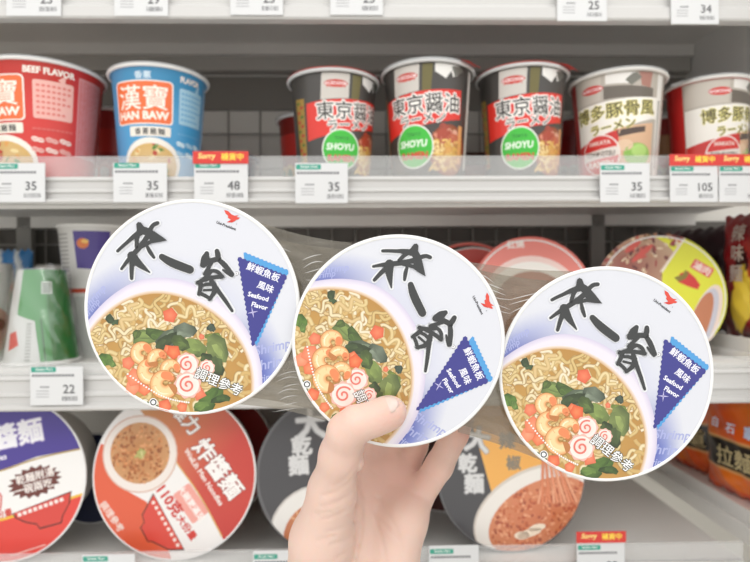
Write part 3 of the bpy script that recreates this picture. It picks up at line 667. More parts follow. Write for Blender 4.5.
def film(name, tl, tr_, bl, br, nx, ny, wr, seed):
    """sheet between four (px,py,depth) corners, wrinkled along x"""
    rnd = random.Random(seed); ph = [rnd.uniform(0, 6.28) for _ in range(8)]; g = G(); vs = []
    inv = we.matrix_world.inverted()
    for j in range(ny + 1):
        v = j / ny
        for i in range(nx + 1):
            u = i / nx
            a = [tl[k] * (1 - u) + tr_[k] * u for k in range(3)]; b = [bl[k] * (1 - u) + br[k] * u for k in range(3)]
            sag = math.sin(u * math.pi)
            x, y, d = [a[k] * (1 - v) + b[k] * v for k in range(3)]
            y += sag * 3 * (0.5 - v) * 2
            edge = math.exp(-v * 3.5) + math.exp(-(1 - v) * 3.5)
            wv = math.sin(v * 55 + 5 * math.sin(u * 2.5 + ph[0]) + ph[1]) * edge + .6 * math.sin(v * 21 + u * 4 + ph[2]) + .35 * math.sin(v * 90 + u * 9 + ph[3]) * (edge) + .4 * math.sin(u * 9 + v * 6 + ph[4])
            d += wr * wv * (.3 + .7 * sag) + .004 * sag
            vs.append(inv @ PD(x, y, d))
    n = nx + 1
    g.add(vs, [(j * n + i, j * n + i + 1, (j + 1) * n + i + 1, (j + 1) * n + i) for j in range(ny) for i in range(nx)], '#fff', True)
    return g.build(name, wrap, we)
film('front_film', (258, 222, .3128), (352, 243, .3128), (236, 404, .3128), (330, 422, .3128), 30, 110, .00045, 1)
film('front_film', (470, 262, .3128), (590, 271, .3128), (458, 432, .3128), (572, 474, .3128), 30, 110, .00045, 2)
film('back_film', (250, 232, .336), (352, 250, .336), (236, 396, .336), (330, 415, .336), 24, 80, .0006, 3)
film('back_film', (470, 268, .336), (575, 282, .336), (462, 425, .336), (560, 462, .336), 24, 80, .0006, 4)

inv = we.matrix_world.inverted(); rnd = random.Random(12)
def crease_glint(x0, y0, x1, y1, d, r_=.00022):  # whitish tube along a film crease, its highlight streak put into colour and shape
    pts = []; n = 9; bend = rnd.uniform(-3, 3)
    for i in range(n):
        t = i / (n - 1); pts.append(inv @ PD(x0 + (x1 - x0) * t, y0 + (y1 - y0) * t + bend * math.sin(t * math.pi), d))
    g = G(); g.tube(pts, [r_ * (.25 + math.sin(math.pi * i / (n - 1))) for i in range(n)], '#f2f2f2', 6); g.build('film_crease_glint', mat('crease_glint_white', None, .15, coat=.6, alpha=.38), we)
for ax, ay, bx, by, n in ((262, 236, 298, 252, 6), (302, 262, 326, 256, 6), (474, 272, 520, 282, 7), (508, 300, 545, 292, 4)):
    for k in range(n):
        j = rnd.uniform(-2, 2); sc_ = rnd.uniform(.4, 1); crease_glint(ax + k * 1.2, ay + k * 6.5 + j, ax + (bx - ax) * sc_, by + k * 6.5 + j, .3126)
for k in range(7): crease_glint(300 - k * .5, 372 + k * 6, 286 - rnd.uniform(0, 14), 376 + k * 6, .3126, .00016)

# ---------------------------------------------------------------- bowls stood on edge on the lowest shelf
def shelf_bowl(px, py, Rpx, Y, A, label, base, zrest, body='#e9e6e0', tilt=-6, yaw=0, group='large bowls on the lowest shelf', depth=.075, name='noodle_bowl'):
    Rr = Rpx * Y / F; c = P(px, py, Y)
    if zrest is not None: c.z = zrest + Rr * math.cos(R(tilt)) + .0006
    return bowl(name, frame(c, yaw, tilt), Rr, depth, px, py, Rpx, A, label, 'noodle bowl', group, base, body, taper=.76)
YL = .628
# purple and red
A = Art(ell(4, 474, 79, 79, 0, 72))
A.poly([(-80, 480), (-40, 474), (0, 466), (35, 453), (85, 444), (90, 380), (-80, 380)], '#4a3a94', 1); A.stroke([(-80, 480), (-40, 475), (0, 467), (35, 454), (85, 444.5)], 1.6, '#b79a52', 2, cap=False)
A.poly([(-80, 524), (0, 514), (17, 509), (90, 487), (90, 570), (-80, 570)], '#e2453a', 1); A.stroke([(-80, 524), (0, 514), (17, 509), (90, 487)], 2.4, '#f0c23c', 2, cap=False)
st = []
for i in range(36):
    t = 6.283 * i / 36; q = 1 if i % 2 else .8; x, y = 27 * q * math.cos(t), 15.5 * q * math.sin(t); st.append((34 + x * .97 + y * .26, 477 - x * .26 + y * .97))
A.poly(st, '#6a3028', 2); A.text('乾麵附湯', 34, 471.5, 9.5, '#fbf3ee', 3, -14, bold=.02); A.text('一碗兩吃', 33, 482, 9.5, '#fbf3ee', 3, -14, bold=.02)
A.otext('炸醬麵', 3, 433, 25, '#fbfaff', '#a99bd0', 2, -12, ow=.07, bold=.03); A.text('Noodles', -8, 455, 8, '#efeaf8', 2, -13, bold=.03)
bw = [(15, 507), (69, 488), (68, 498), (62, 510), (61, 516), (41, 521), (38, 517), (27, 515), (18, 511)]
A.poly([(x + (x - 43) * .05, y + (y - 505) * .1) for x, y in bw], '#40201c', 3); A.poly(bw, '#d8453a', 4)
for k in range(9): A.rrect(19 + k * 5, 506.5 - k * 1.7, 22.6 + k * 5, 510 - k * 1.7, .4, '#f6e9e4', 5, -18)
A.text('超大份量', -2, 509, 8, '#d23a2e', 3, -14, bold=.02); A.rrect(-16, 487, 3, 505, 4, '#d23a2e', 3); A.rrect(-14.5, 488.5, 1.5, 503.5, 3, '#fbeee8', 4); A.text('麵', -6, 496, 11, '#d23a2e', 5, -14, bold=.02)
for k in range(14): A.rrect(14 + k * 2.4, 546 - k * .7, 15.8 + k * 2.4, 547.2 - k * .7, .2, '#f6dcd4', 3, -14)
shelf_bowl(4, 474, 80, YL, A, 'purple, white and red bowl at the left edge of the lowest shelf', '#f4f2f0', Z3, tilt=-5)
# red and white
q = lambda x, y: (85 + x / 3.467, 400 + y / 3.467)
A = Art(ell(174, 482, 81, 81, 0, 72))
A.poly([q(-60, 140), q(60, 185), q(110, 320), q(215, 375), q(260, 430), q(320, 600), q(-60, 620)], '#e2603e', 1)
A.poly([q(160, 40), q(200, 85), q(320, 250), q(400, 350), q(480, 490), q(520, 600), q(700, 400), q(700, -60), q(160, -60)], ['#c99a56', '#cf8b50', '#cf6a4a', '#cc4a3c', '#c63a32', '#c63a32', '#c8382f', '#c8382f', '#c98a50'], 1)
A.stroke([q(200, 85), q(320, 250), q(400, 350), q(480, 490)], 1.5, '#dcae6a', 2, cap=False)
A.poly(ell(*q(188, 215), 38, 38), '#ddb9a8', 3); A.poly(ell(*q(188, 215), 36.6, 36.6), '#f1e7e0', 4); A.rad(*q(188, 215), ell(*q(188, 212), 30, 30), '#b97a42', '#cf9a68', 5)
rnd = random.Random(3)
for k in range(260):
    t = rnd.uniform(0, 6.28); rr_ = 29 * math.sqrt(rnd.random()); x, y = q(188, 212)
    A.poly(ell(x + rr_ * math.cos(t), y + rr_ * math.sin(t), rnd.uniform(1, 2.4), rnd.uniform(.8, 1.6), rnd.uniform(0, 180), 7), rnd.choice(['#c98450', '#a8602e', '#dca06c', '#bb7440', '#d9925a', '#96562c']), 6 + k * .004)
for k in range(16):
    x, y = q(188, 210); A.poly(ell(x + rnd.uniform(-5, 5), y + rnd.uniform(-5, 5), 2.4, 1.3, rnd.uniform(0, 180), 7), rnd.choice(['#b7b36a', '#8f9a48', '#d0c98c']), 7.4 + k * .01)
A.otext('維力', *q(345, 92), 18, '#fbf7f4', '#a08276', 3, 48, ow=.06, bold=.025); A.otext('炸醬麵', *q(462, 262), 22, '#fbf7f4', '#8e2a24', 3, 52, ow=.06, bold=.03)
A.text('WeiLih Men Noodles', *q(412, 292), 7.4, '#f8ece6', 3, 55, bold=.03)
A.rrect(*(q(310, 345)), *(q(430, 415)), 2, '#f0a79c', 2, 53); A.text('大碗更滿足', *q(372, 380), 8, '#fff6f2', 3, 53, bold=.03); A.text('110克', *q(298, 372), 14, '#d23a30', 3, 53, bold=.04); A.text('大份量', *q(358, 460), 9, '#d23a30', 3, 53, bold=.03)
bw = [q(*p) for p in ((240, 352), (348, 530), (300, 532), (240, 505), (226, 505), (200, 460), (212, 445), (205, 420))]
A.poly([(x + (x - 162) * .06, y + (y - 528) * .06) for x, y in bw], '#4a2a24', 3); A.poly(bw, '#dc4a3c', 4)
for k in range(9): x, y = q(240 + k * 11, 378 + k * 17.5); A.rrect(x - 1.6, y - 1.6, x + 1.6, y + 1.6, .4, '#f8e4dc', 5, 57)
A.text('調理參考', *q(98, 425), 8.6, '#f8e4da', 3, 52, bold=.02)
shelf_bowl(174, 482, 82, YL, A, 'red and white bowl with a picture of minced sauce noodles', '#f3f0ee', Z3, tilt=-5, yaw=-3)
shelf_bowl(212, 470, 62, .735, Art(), 'plain dark red bowl behind the red and white one', '#9c2622', Z3, '#9c2622', tilt=-4)
# grey ones
def brush(A, t, x, y, s_, rot=0, c='#dcdcdc'):
    A.text(t, x, y, s_, mixc('#4b4a4d', c, .45), 4, rot, bold=.075); A.text(t, x, y, s_, c, 5, rot, bold=.035)
A = Art(ell(337, 481, 79, 79, 0, 72)); A.strip(ell(337, 481, 79, 79, 0, 60), ell(337, 481, 77, 77, 0, 60), '#77777a', '#5a595c', 1, closed=True)
brush(A, '大', 311, 431, 31, -4); brush(A, '乾', 302, 452, 20, -6); brush(A, '麵', 299, 471, 20, -4)
A.poly(ell(322, 538, 52, 48), '#cfcac4', 2); A.poly(ell(322, 538, 50, 46), '#eeebe6', 3); A.rad(326, 542, ell(326, 542, 42, 37), '#e0a070', '#c97a52', 4)
for k in range(60): A.stroke([(rnd.uniform(290, 350), rnd.uniform(510, 560)) for _ in range(3)], 2.2, '#ecb98c', 5 + k * .02, edge='#b9683c', clip=ell(326, 542, 42, 37), cap=False)
A.poly(ell(300, 409, 2, 2), '#c23a30', 3)
shelf_bowl(337, 481, 80, YL, A, 'dark grey bowl with white brush lettering, left of the hand', '#4b4a4d', Z3, '#3c3b3d', tilt=-5, yaw=2)
A = Art(ell(512, 482, 75, 75, 0, 72))
A.poly([(468, 400), (474, 436), (478, 450), (492, 505), (500, 560), (600, 560), (600, 400)], ['#efae50', '#efae50', '#f2b45c', '#f2b45c', '#f2b45c', '#f4bd6c', '#f0a94a'], 2)
brush(A, '大', 478, 447, 26, 10); brush(A, '乾', 467, 470, 19); brush(A, '麵', 473, 490, 20)
A.text('辣', 508, 449, 17, '#8a8070', 4, 0, bold=.04); A.text('椒', 514, 471, 15, '#8a8070', 4, 0, bold=.04)
pl = ell(536, 519, 68, 42, -22, 40); A.poly(pl, '#d8cfc4', 3); A.poly(ell(536, 520, 66, 40, -22, 40), '#f0ebe4', 4); fd = ell(540, 524, 57, 33, -24, 40); A.rad(540, 522, fd, '#cf7850', '#d88a62', 5)
for k in range(420):
    t = rnd.uniform(0, 6.28); u = math.sqrt(rnd.random()); x, y = 56 * u * math.cos(t), 32 * u * math.sin(t); x, y = 540 + x * .913 + y * .407, 524 - x * .407 + y * .913
    A.poly(ell(x, y, rnd.uniform(1.2, 2.6), rnd.uniform(.9, 1.7), rnd.uniform(0, 180), 7), rnd.choice(['#d98560', '#c0603a', '#e6a078', '#cf7448', '#b8583a', '#eaa982', '#a85036']), 6 + k * .003, clip=fd)
for k in range(11): A.stroke([(543 + k * 1.3, 420), (543 + k * 1.5 + math.sin(k * 2) * 2, 455), (543 + k * 2.2 + math.cos(k * 3) * 2, 482), (538 + k * 4, 512)], 2.7, rnd.choice(['#efa27a', '#e58f66', '#f3b48e']), 7.6 + k * .03, edge='#b8532f', cap=False)
for a in ((528, 540, 13, 4, -14), (536, 535, 9, 3.5, -10), (520, 542, 8, 4, 0)): A.poly(ell(*a, 10), '#f7e6cf', 8.2)
shelf_bowl(512, 482, 76, YL + .004, A, 'grey and orange bowl with a plate of red noodles, right of the hand', '#4b4a4d', Z3, '#3c3b3d', tilt=-5, yaw=3)
for px, c1, rr_, Yy, lab in ((92, '#232a4a', 34, .72, 'dark blue bowl deep in the shelf between the left two bowls'), (445, '#5a2420', 44, .74, 'dark brown bowl deep behind the hand on the lowest shelf')):
    shelf_bowl(px, 480, rr_ * 1.3, Yy, Art(), lab, c1, Z3, c1, tilt=-3, group=None)

# ---------------------------------------------------------------- middle shelf goods
# pink and yellow lids
A = Art(ell(533, 305, 63, 63, 0, 60)); A.poly(ell(533, 308, 50, 46), '#f4d6cf', 2); A.poly(ell(533, 312, 47, 44), '#f3efe9', 3); A.rad(533, 316, ell(533, 316, 40, 38), '#c9783f', '#a85a34', 4)
A.text('紅燒', 518, 250, 9, '#fbeee8', 3, -4, bold=.03); A.strip(ell(533, 305, 63, 63, 0, 60), ell(533, 305, 60, 60, 0, 60), '#d9675c', '#e8857a', 1, closed=True)
shelf_bowl(533, 305, 60, .665, A, 'pink rimmed bowl behind the film between the centre and right held bowls', '#e8857a', Z2, '#d9675c', tilt=-9, group='round bowls on the middle shelf')
A = Art(ell(470, 295, 55, 55, 0, 60)); A.strip(ell(470, 295, 55, 55, 0, 60), ell(470, 295, 52, 52, 0, 60), '#e07a6c', '#c8463c', 1, closed=True)
shelf_bowl(474, 295, 50, .772, A, 'red bowl standing behind the pink rimmed bowl', '#c8463c', Z2, '#a33a32', tilt=-4, group='round bowls on the middle shelf')
shelf_bowl(350, 296, 46, .75, Art(), 'dark red bowl behind the film of the centre held bowl', '#9a2e2a', Z2, '#7a2a26', tilt=-8, group='round bowls on the middle shelf')
A = Art(ell(660, 305, 64, 64, 0, 72)); rnd = random.Random(9)
y_ = lambda x, y: (590 + x / 4.494, 225 + y / 4.494)
A.poly([y_(440, 100), y_(330, 255), y_(300, 700), y_(900, 700), y_(900, -50)], '#e8ea38', 2)
A.poly([y_(440, 100), y_(432, 96), y_(320, 252), y_(332, 256)], '#f6e9d8', 3)
A.rad(630, 270, ell(630, 282, 52, 44), '#9a4a42', '#c9a98a', 1)
for k in range(160):
    A.poly(ell(rnd.uniform(592, 690), rnd.uniform(240, 300), rnd.uniform(2, 5), rnd.uniform(1, 2.4), rnd.uniform(0, 180), 8), rnd.choice(['#a0423c', '#7a3a34', '#d9b89a', '#c9574a', '#8a6a3a', '#e8d3b4', '#6a2f2c', '#b98a6a']), 1.2 + k * .004)
for a in ((645, 262, 14, 3, -40), (636, 255, 10, 3, -35)): A.poly(ell(*a, 12), '#d8564a', 1.95)
A.poly([y_(*p) for p in ((395, 300), (405, 262), (440, 250), (470, 280), (490, 315), (478, 335), (440, 322), (420, 312))], '#d8322c', 3)
A.poly([y_(*p) for p in ((380, 280), (420, 265), (430, 245), (445, 262), (430, 285), (400, 300))], '#8a7a28', 3.4)
A.rrect(*y_(455, 215), *y_(550, 262), 1.4, '#e5625a', 3, 33); A.text('滷肉', *y_(503, 238), 9, '#ffe6dc', 4, 33, bold=.03)
A.poly(ell(700, 334, 13, 42, 22), '#f4e2d6', 2.6); A.poly(ell(698, 335, 11, 39, 22), '#cfd0dc', 2.8); A.poly(ell(695, 336, 9, 36, 22), '#c9805a', 2.9)
shelf_bowl(662, 305, 61, .668, A, 'yellow lidded bowl with a red meat picture, behind the right held bowl', '#e8ea38', Z2, '#f1efe9', tilt=-7, yaw=-8, group='round bowls on the middle shelf')

# upside-down wrapped cups at the left
cling = bpy.data.materials.new('loose_clear_wrap'); cling.use_nodes = True; nt = cling.node_tree; nt.nodes.remove(nt.nodes['Principled BSDF']); out = nt.nodes['Material Output']
tr = nt.nodes.new('ShaderNodeBsdfTransparent'); gl = nt.nodes.new('ShaderNodeBsdfGlossy'); gl.inputs['Roughness'].default_value = .18; mx = nt.nodes.new('ShaderNodeMixShader'); mx.inputs[0].default_value = .2
nt.links.new(tr.outputs[0], mx.inputs[1]); nt.links.new(gl.outputs[0], mx.inputs[2]); nt.links.new(mx.outputs[0], out.inputs[0])
def inv_cup(px, pxt, rt_, rb_, ytop, Y, label, art_fn, base, turn=0):
    c = P(px, 330, Y); H = P(px, ytop, Y).z - Z2; Rt, Rb = rt_ * Y / F, rb_ * Y / F
    e = empty('wrapped_cup', Matrix.Translation((c.x, Y, Z2)) @ Matrix.Rotation(R(turn), 4, 'Z'), label, 'cup noodles', 'wrapped upside-down cups on the middle shelf')
    rr = lambda z: Rb + (Rt - Rb) * z / H
    g = G(); g.lathe([(rr(.002), .002), (rr(H * .5), H * .5), (rr(H), H - .001), (rr(H) - .002, H), (rr(H) - .004, H - .002), (0, H - .002)], 64, base)
    A_ = Art([(-90, 0), (90, 0), (90, 90), (-90, 90)]); art_fn(A_); k = H / 90
    g.art(strips(A_, 3.5), lambda x, y, o: ((rr(H - y * k) + .0001 + o) * math.sin(x / 32), -(rr(H - y * k) + .0001 + o) * math.cos(x / 32), H - y * k))
    g.build('cup_body', printed, e)
    g = G(); r = .0025; g.lathe([(Rb + r * math.cos(a), .0026 + r * math.sin(a)) for a in [math.pi * 2 * i / 10 for i in range(11)]], 64, '#e9e9e6'); g.build('rim', bodym, e)
    g = G(); n = 60; prof = []; rnd = random.Random(px); vs = []; m_ = 16
    for j in range(m_ + 1):
        z = H * j / m_ * 1.015 + .0005
        for i in range(n):
            a = 2 * math.pi * i / n; vs.append(((rr(z) + .0035 + .0012 * math.sin(a * 7 + j * .9) + .0008 * math.sin(a * 15 - j * 1.7)) * math.cos(a), (rr(z) + .0035 + .0012 * math.sin(a * 7 + j * .9)) * math.sin(a), z))
    g.add(vs, [(j * n + i, j * n + (i + 1) % n, (j + 1) * n + (i + 1) % n, (j + 1) * n + i) for j in range(m_) for i in range(n)], '#fff', True)
    g.build('clear_wrap', cling, e)
    return e
def art_green(A):
    A.poly([(-24, 0), (22, 0), (36, 90), (0, 90), (-6, 48), (-26, 42)], '#3f9a4c', 1); A.poly([(4, 0), (60, 0), (60, 90), (10, 90)], '#2f7f3c', 1.5)
    A.poly([(-90, 0), (-50, 0), (-50, 90), (-90, 90)], '#3d9a48', 1)
    A.rrect(0, 11, 13, 23, 1, '#c3cfc5', 3)
    for k in range(4): A.rrect(2, 13 + k * 2.4, 11, 14 + k * 2.4, .2, '#4b5a4c', 4)
    A.poly([(-34, 60), (-25, 57), (-21, 70), (-33, 76)], '#d9432f', 2)
    for k in range(12): A.rrect(-14, 50 + k * 3, -9, 51.4 + k * 3, .2, '#a9aca6', 2)
    A.stroke([(0, 46), (4, 90)], 1.4, '#1f5f2c', 3, cap=False)
def art_red(A):
    A.rad(8, 62, ell(8, 60, 26, 22), '#b5746a', '#d9a79a', 1); A.poly(ell(-8, 18, 15, 13), '#e0402c', 2); A.poly(ell(18, 56, 8, 6), '#8a4a40', 2); A.poly([(30, 0), (90, 0), (90, 90), (40, 90)], '#dfe0dd', 1)
def art_c(A):
    A.poly(ell(24, 22, 15, 17), '#c83228', 2); A.text('C', 24, 22, 20, '#f6efe9', 3, bold=.05); A.poly([(-80, 50), (90, 50), (90, 90), (-80, 90)], '#c9cdc8', 1)
inv_cup(-20, 0, 27, 36, 264, .69, 'wrapped white cup with a red spot at the left edge of the middle shelf', art_red, '#e6e4df', 26)
inv_cup(42, 0, 21, 33, 270, .66, 'green and white wrapped cup turned upside down', art_green, '#dcdedb', 28)
inv_cup(60, 0, 20, 30, 266, .785, 'wrapped white cup with a red letter badge behind the green one', art_c, '#dedcd6', 22)
# tall white stack of cups
e = empty('cup_stack', (P(97, 300, .73).x, .73, Z2), 'tall white stacked cup with a purple label beside the left held bowl', 'cup noodles')
H = P(97, 228, .73).z - Z2; g = G(); Rt = 34 * .73 / F; Rb = 23 * .73 / F; rr = lambda z: Rb + (Rt - Rb) * z / H
g.lathe([(0, .001), (Rb - .001, 0), (rr(H * .5), H * .5), (rr(H), H)], 64, '#d9d8d5')
A = Art([(-60, 0), (60, 0), (60, 130), (-60, 130)]); A.poly([(-6, 6), (24, 6), (22, 44), (-4, 42)], '#4b3a8c', 1); A.poly(ell(2, 18, 5, 5), '#e07a3a', 2); A.poly(ell(4, 16, 3, 2), '#f0c060', 3)
for k in range(16): A.rrect(-30, 8 + k * 4, -12, 9.6 + k * 4, .3, '#a9a8a6', 1)
A.rrect(-40, 62, 40, 66, .5, '#c8543f', 1); A.poly([(-40, 70), (40, 70), (40, 130), (-40, 130)], '#c3c6c2', 1)
k_ = H / 130; g.art(strips(A, 3.5), lambda x, y, o: ((rr(H - y * k_) + .0001 + o) * math.sin(x / 30), -(rr(H - y * k_) + .0001 + o) * math.cos(x / 30), H - y * k_)); g.build('cup_body', printed, e)
g = G(); r = .002; g.lathe([(Rt + r * math.cos(a), H + r * math.sin(a)) for a in [math.pi * 2 * i / 10 for i in range(11)]], 64, '#efefec'); g.lathe([(0, H), (Rt, H + .0005)], 64, '#e9e9e6'); g.build('rim', bodym, e)
# blue pack behind, by the wire grid
def bag(name, c, w_, h, d, mw_rot, label, cat, paint, group=None, seed=0, nx=40, ny=40):
    """pillow bag; local x across, z up, front towards -y; paint(u,v)->colour, u,v in 0..1"""
    rnd = random.Random(seed); ph = [rnd.uniform(0, 6.28) for _ in range(10)]; g = G()
    for side in (-1, 1):
        vs = []; cs = []
        for j in range(ny + 1):
            v = j / ny
            for i in range(nx + 1):
                u = i / nx
                fz = max(0, 1 - abs(2 * v - 1) ** 3.2) ** .6; fx = max(0, 1 - abs(2 * u - 1) ** 3.5) ** .55; t = d / 2 * fz * fx
                cr = (.10 * math.sin(u * 17 + v * 9 + ph[0]) + .08 * math.sin(v * 26 - u * 11 + ph[1]) + .05 * math.sin(u * 41 + v * 33 + ph[2])) * d * .4 * (fz * fx) ** .5
                x = (u - .5) * w_ * (1 - .06 * math.sin(v * math.pi)); z = v * h
                vs.append((x, side * (t + cr * (t > 0) * .8), z + .002 * math.sin(u * 50) * (abs(2 * v - 1) > .93)))
                cs.append(paint(u, v) if side < 0 else paint(1 - u, v))
        n = nx + 1
        fs = [(j * n + i, j * n + i + 1, (j + 1) * n + i + 1, (j + 1) * n + i) for j in range(ny) for i in range(nx)]
        if side > 0: fs = [f[::-1] for f in fs]
        g.add(vs, fs, cs, True)
    o = g.build(name, foil, mw=Matrix.Translation(c) @ mw_rot); return tag(o, label, cat, group)
bag('snack_pack', Vector((P(2, 300, .79).x, .80, Z2 + .001)), .075, .138, .03, Matrix.Rotation(0, 4, 'Z'), 'blue pack seen against the wire grid at the left', 'snack pack', lambda u, v: L('#3b86c8') if (u * 3 + v * 2) % 1 > .3 else L('#dfe6ea'))

# ---------------------------------------------------------------- bags on the side unit (they face the aisle, so we see them from the side)
def orange(u, v):
    if .28 < v < .56: return L('#2b241f')
    if abs(v - .27) < .012 or abs(v - .57) < .012: return L('#e8b070')
    if v < .1 : return mixc('#f06a1e', '#d8401a', (math.sin(u * 30) + 1) / 2)
    return mixc('#f07a22', '#e85a1a', (math.sin(u * 9 + v * 7) + 1) / 2)
def bag_print(c, rotm, items, label_parent, h, w_, d, name='printed_lettering'):
    pass
RZ = lambda a: Matrix.Rotation(R(a), 4, 'Z')
def orange_bag(y, label, seed):
    rot = RZ(-80); c = Vector((SX + .028, y, CZ - .2695))
    w_, h, d = (.16 if y < .7 else .10), .125, .045
    o = bag('noodle_bag', c, w_, h, d, rot, label, 'noodle bag', orange, 'orange noodle bags on the side unit', seed)
    # print hugging the front face
    A = Art(); A.text('白', -45, -98, 14, '#e9e4f4', 1, bold=.04); A.text('石', -20, -95, 14, '#e9e4f4', 1, bold=.04); A.text('家', 8, -96, 17, '#cdd8f4', 1, bold=.05); A.text('拉麵道', 0, -57, 28, '#c2b184', 1, bold=.02)
    g = G(); s = .001 * 1.0
    def put(x, y_, of):
        u = x * s / w_ + .5; v = -y_ * s * .92 / h; fz = max(0, 1 - abs(2 * v - 1) ** 3.2) ** .6; fx = max(0, 1 - abs(2 * u - 1) ** 3.5) ** .55
        return (x * s, -(d / 2 * fz * fx) - .0028 - of, v * h)
    g.art(A, put); g.build('brush_lettering', printed_soft, o)
    return o
orange_bag(.655, 'orange noodle bag with a black band at the right edge of the photo', 4)
orange_bag(.79, 'orange noodle bag farther back behind the first on the side unit', 8)
def darkred(u, v):
    if math.hypot((u - .28) * 2.2, (v - .25) * 1.1 + .12 * math.sin(u * 14)) < .26: return mixc('#e8c22c', '#f2e26a', u)
    if math.hypot((u - .3) * 2, (v - .6) * 1.4) < .16: return L('#3a0f12')
    return mixc('#a3161c', '#5c0c14', min(1, max(0, math.sin(u * 7 + v * 5) * .5 + .5)))
def dark_bag(y, x, label, paint, seed, txt, rot=-62, h=.149):
    o = bag('noodle_bag', Vector((x, y, CZ - .0715)), .15, h, .042, RZ(rot), label, 'noodle bag', paint, 'dark noodle bags on the side unit', seed)
    A = Art()
    for k, t in enumerate(txt): A.text(t, -34 + (k % 2) * 2, -126 + k * 24, 22, '#b8a89e', 1, bold=.02)
    g = G(); w_, d = .15, .042
    def put(x_, y_, of):
        u = x_ * .001 / w_ + .5; v = -y_ * .001 / h; fz = max(0, 1 - abs(2 * v - 1) ** 3.2) ** .6; fx = max(0, 1 - abs(2 * u - 1) ** 3.5) ** .55
        return (x_ * .001, -(d / 2 * fz * fx) - .0028 - of, v * h)
    g.art(A, put); g.build('brush_lettering', printed_soft, o)
dark_bag(.625, SX + .026, 'dark red noodle bag with yellow flames at the right edge', darkred, 3, '辣味麵', rot=-82)
dark_bag(.785, SX + .030, 'dark maroon noodle bag on the side unit, beside the yellow lidded bowl', lambda u, v: mixc('#2c141c', '#4a1a26', (math.sin(u * 8 + v * 6) + 1) / 2), 5, '香辣', rot=-76, h=.142)

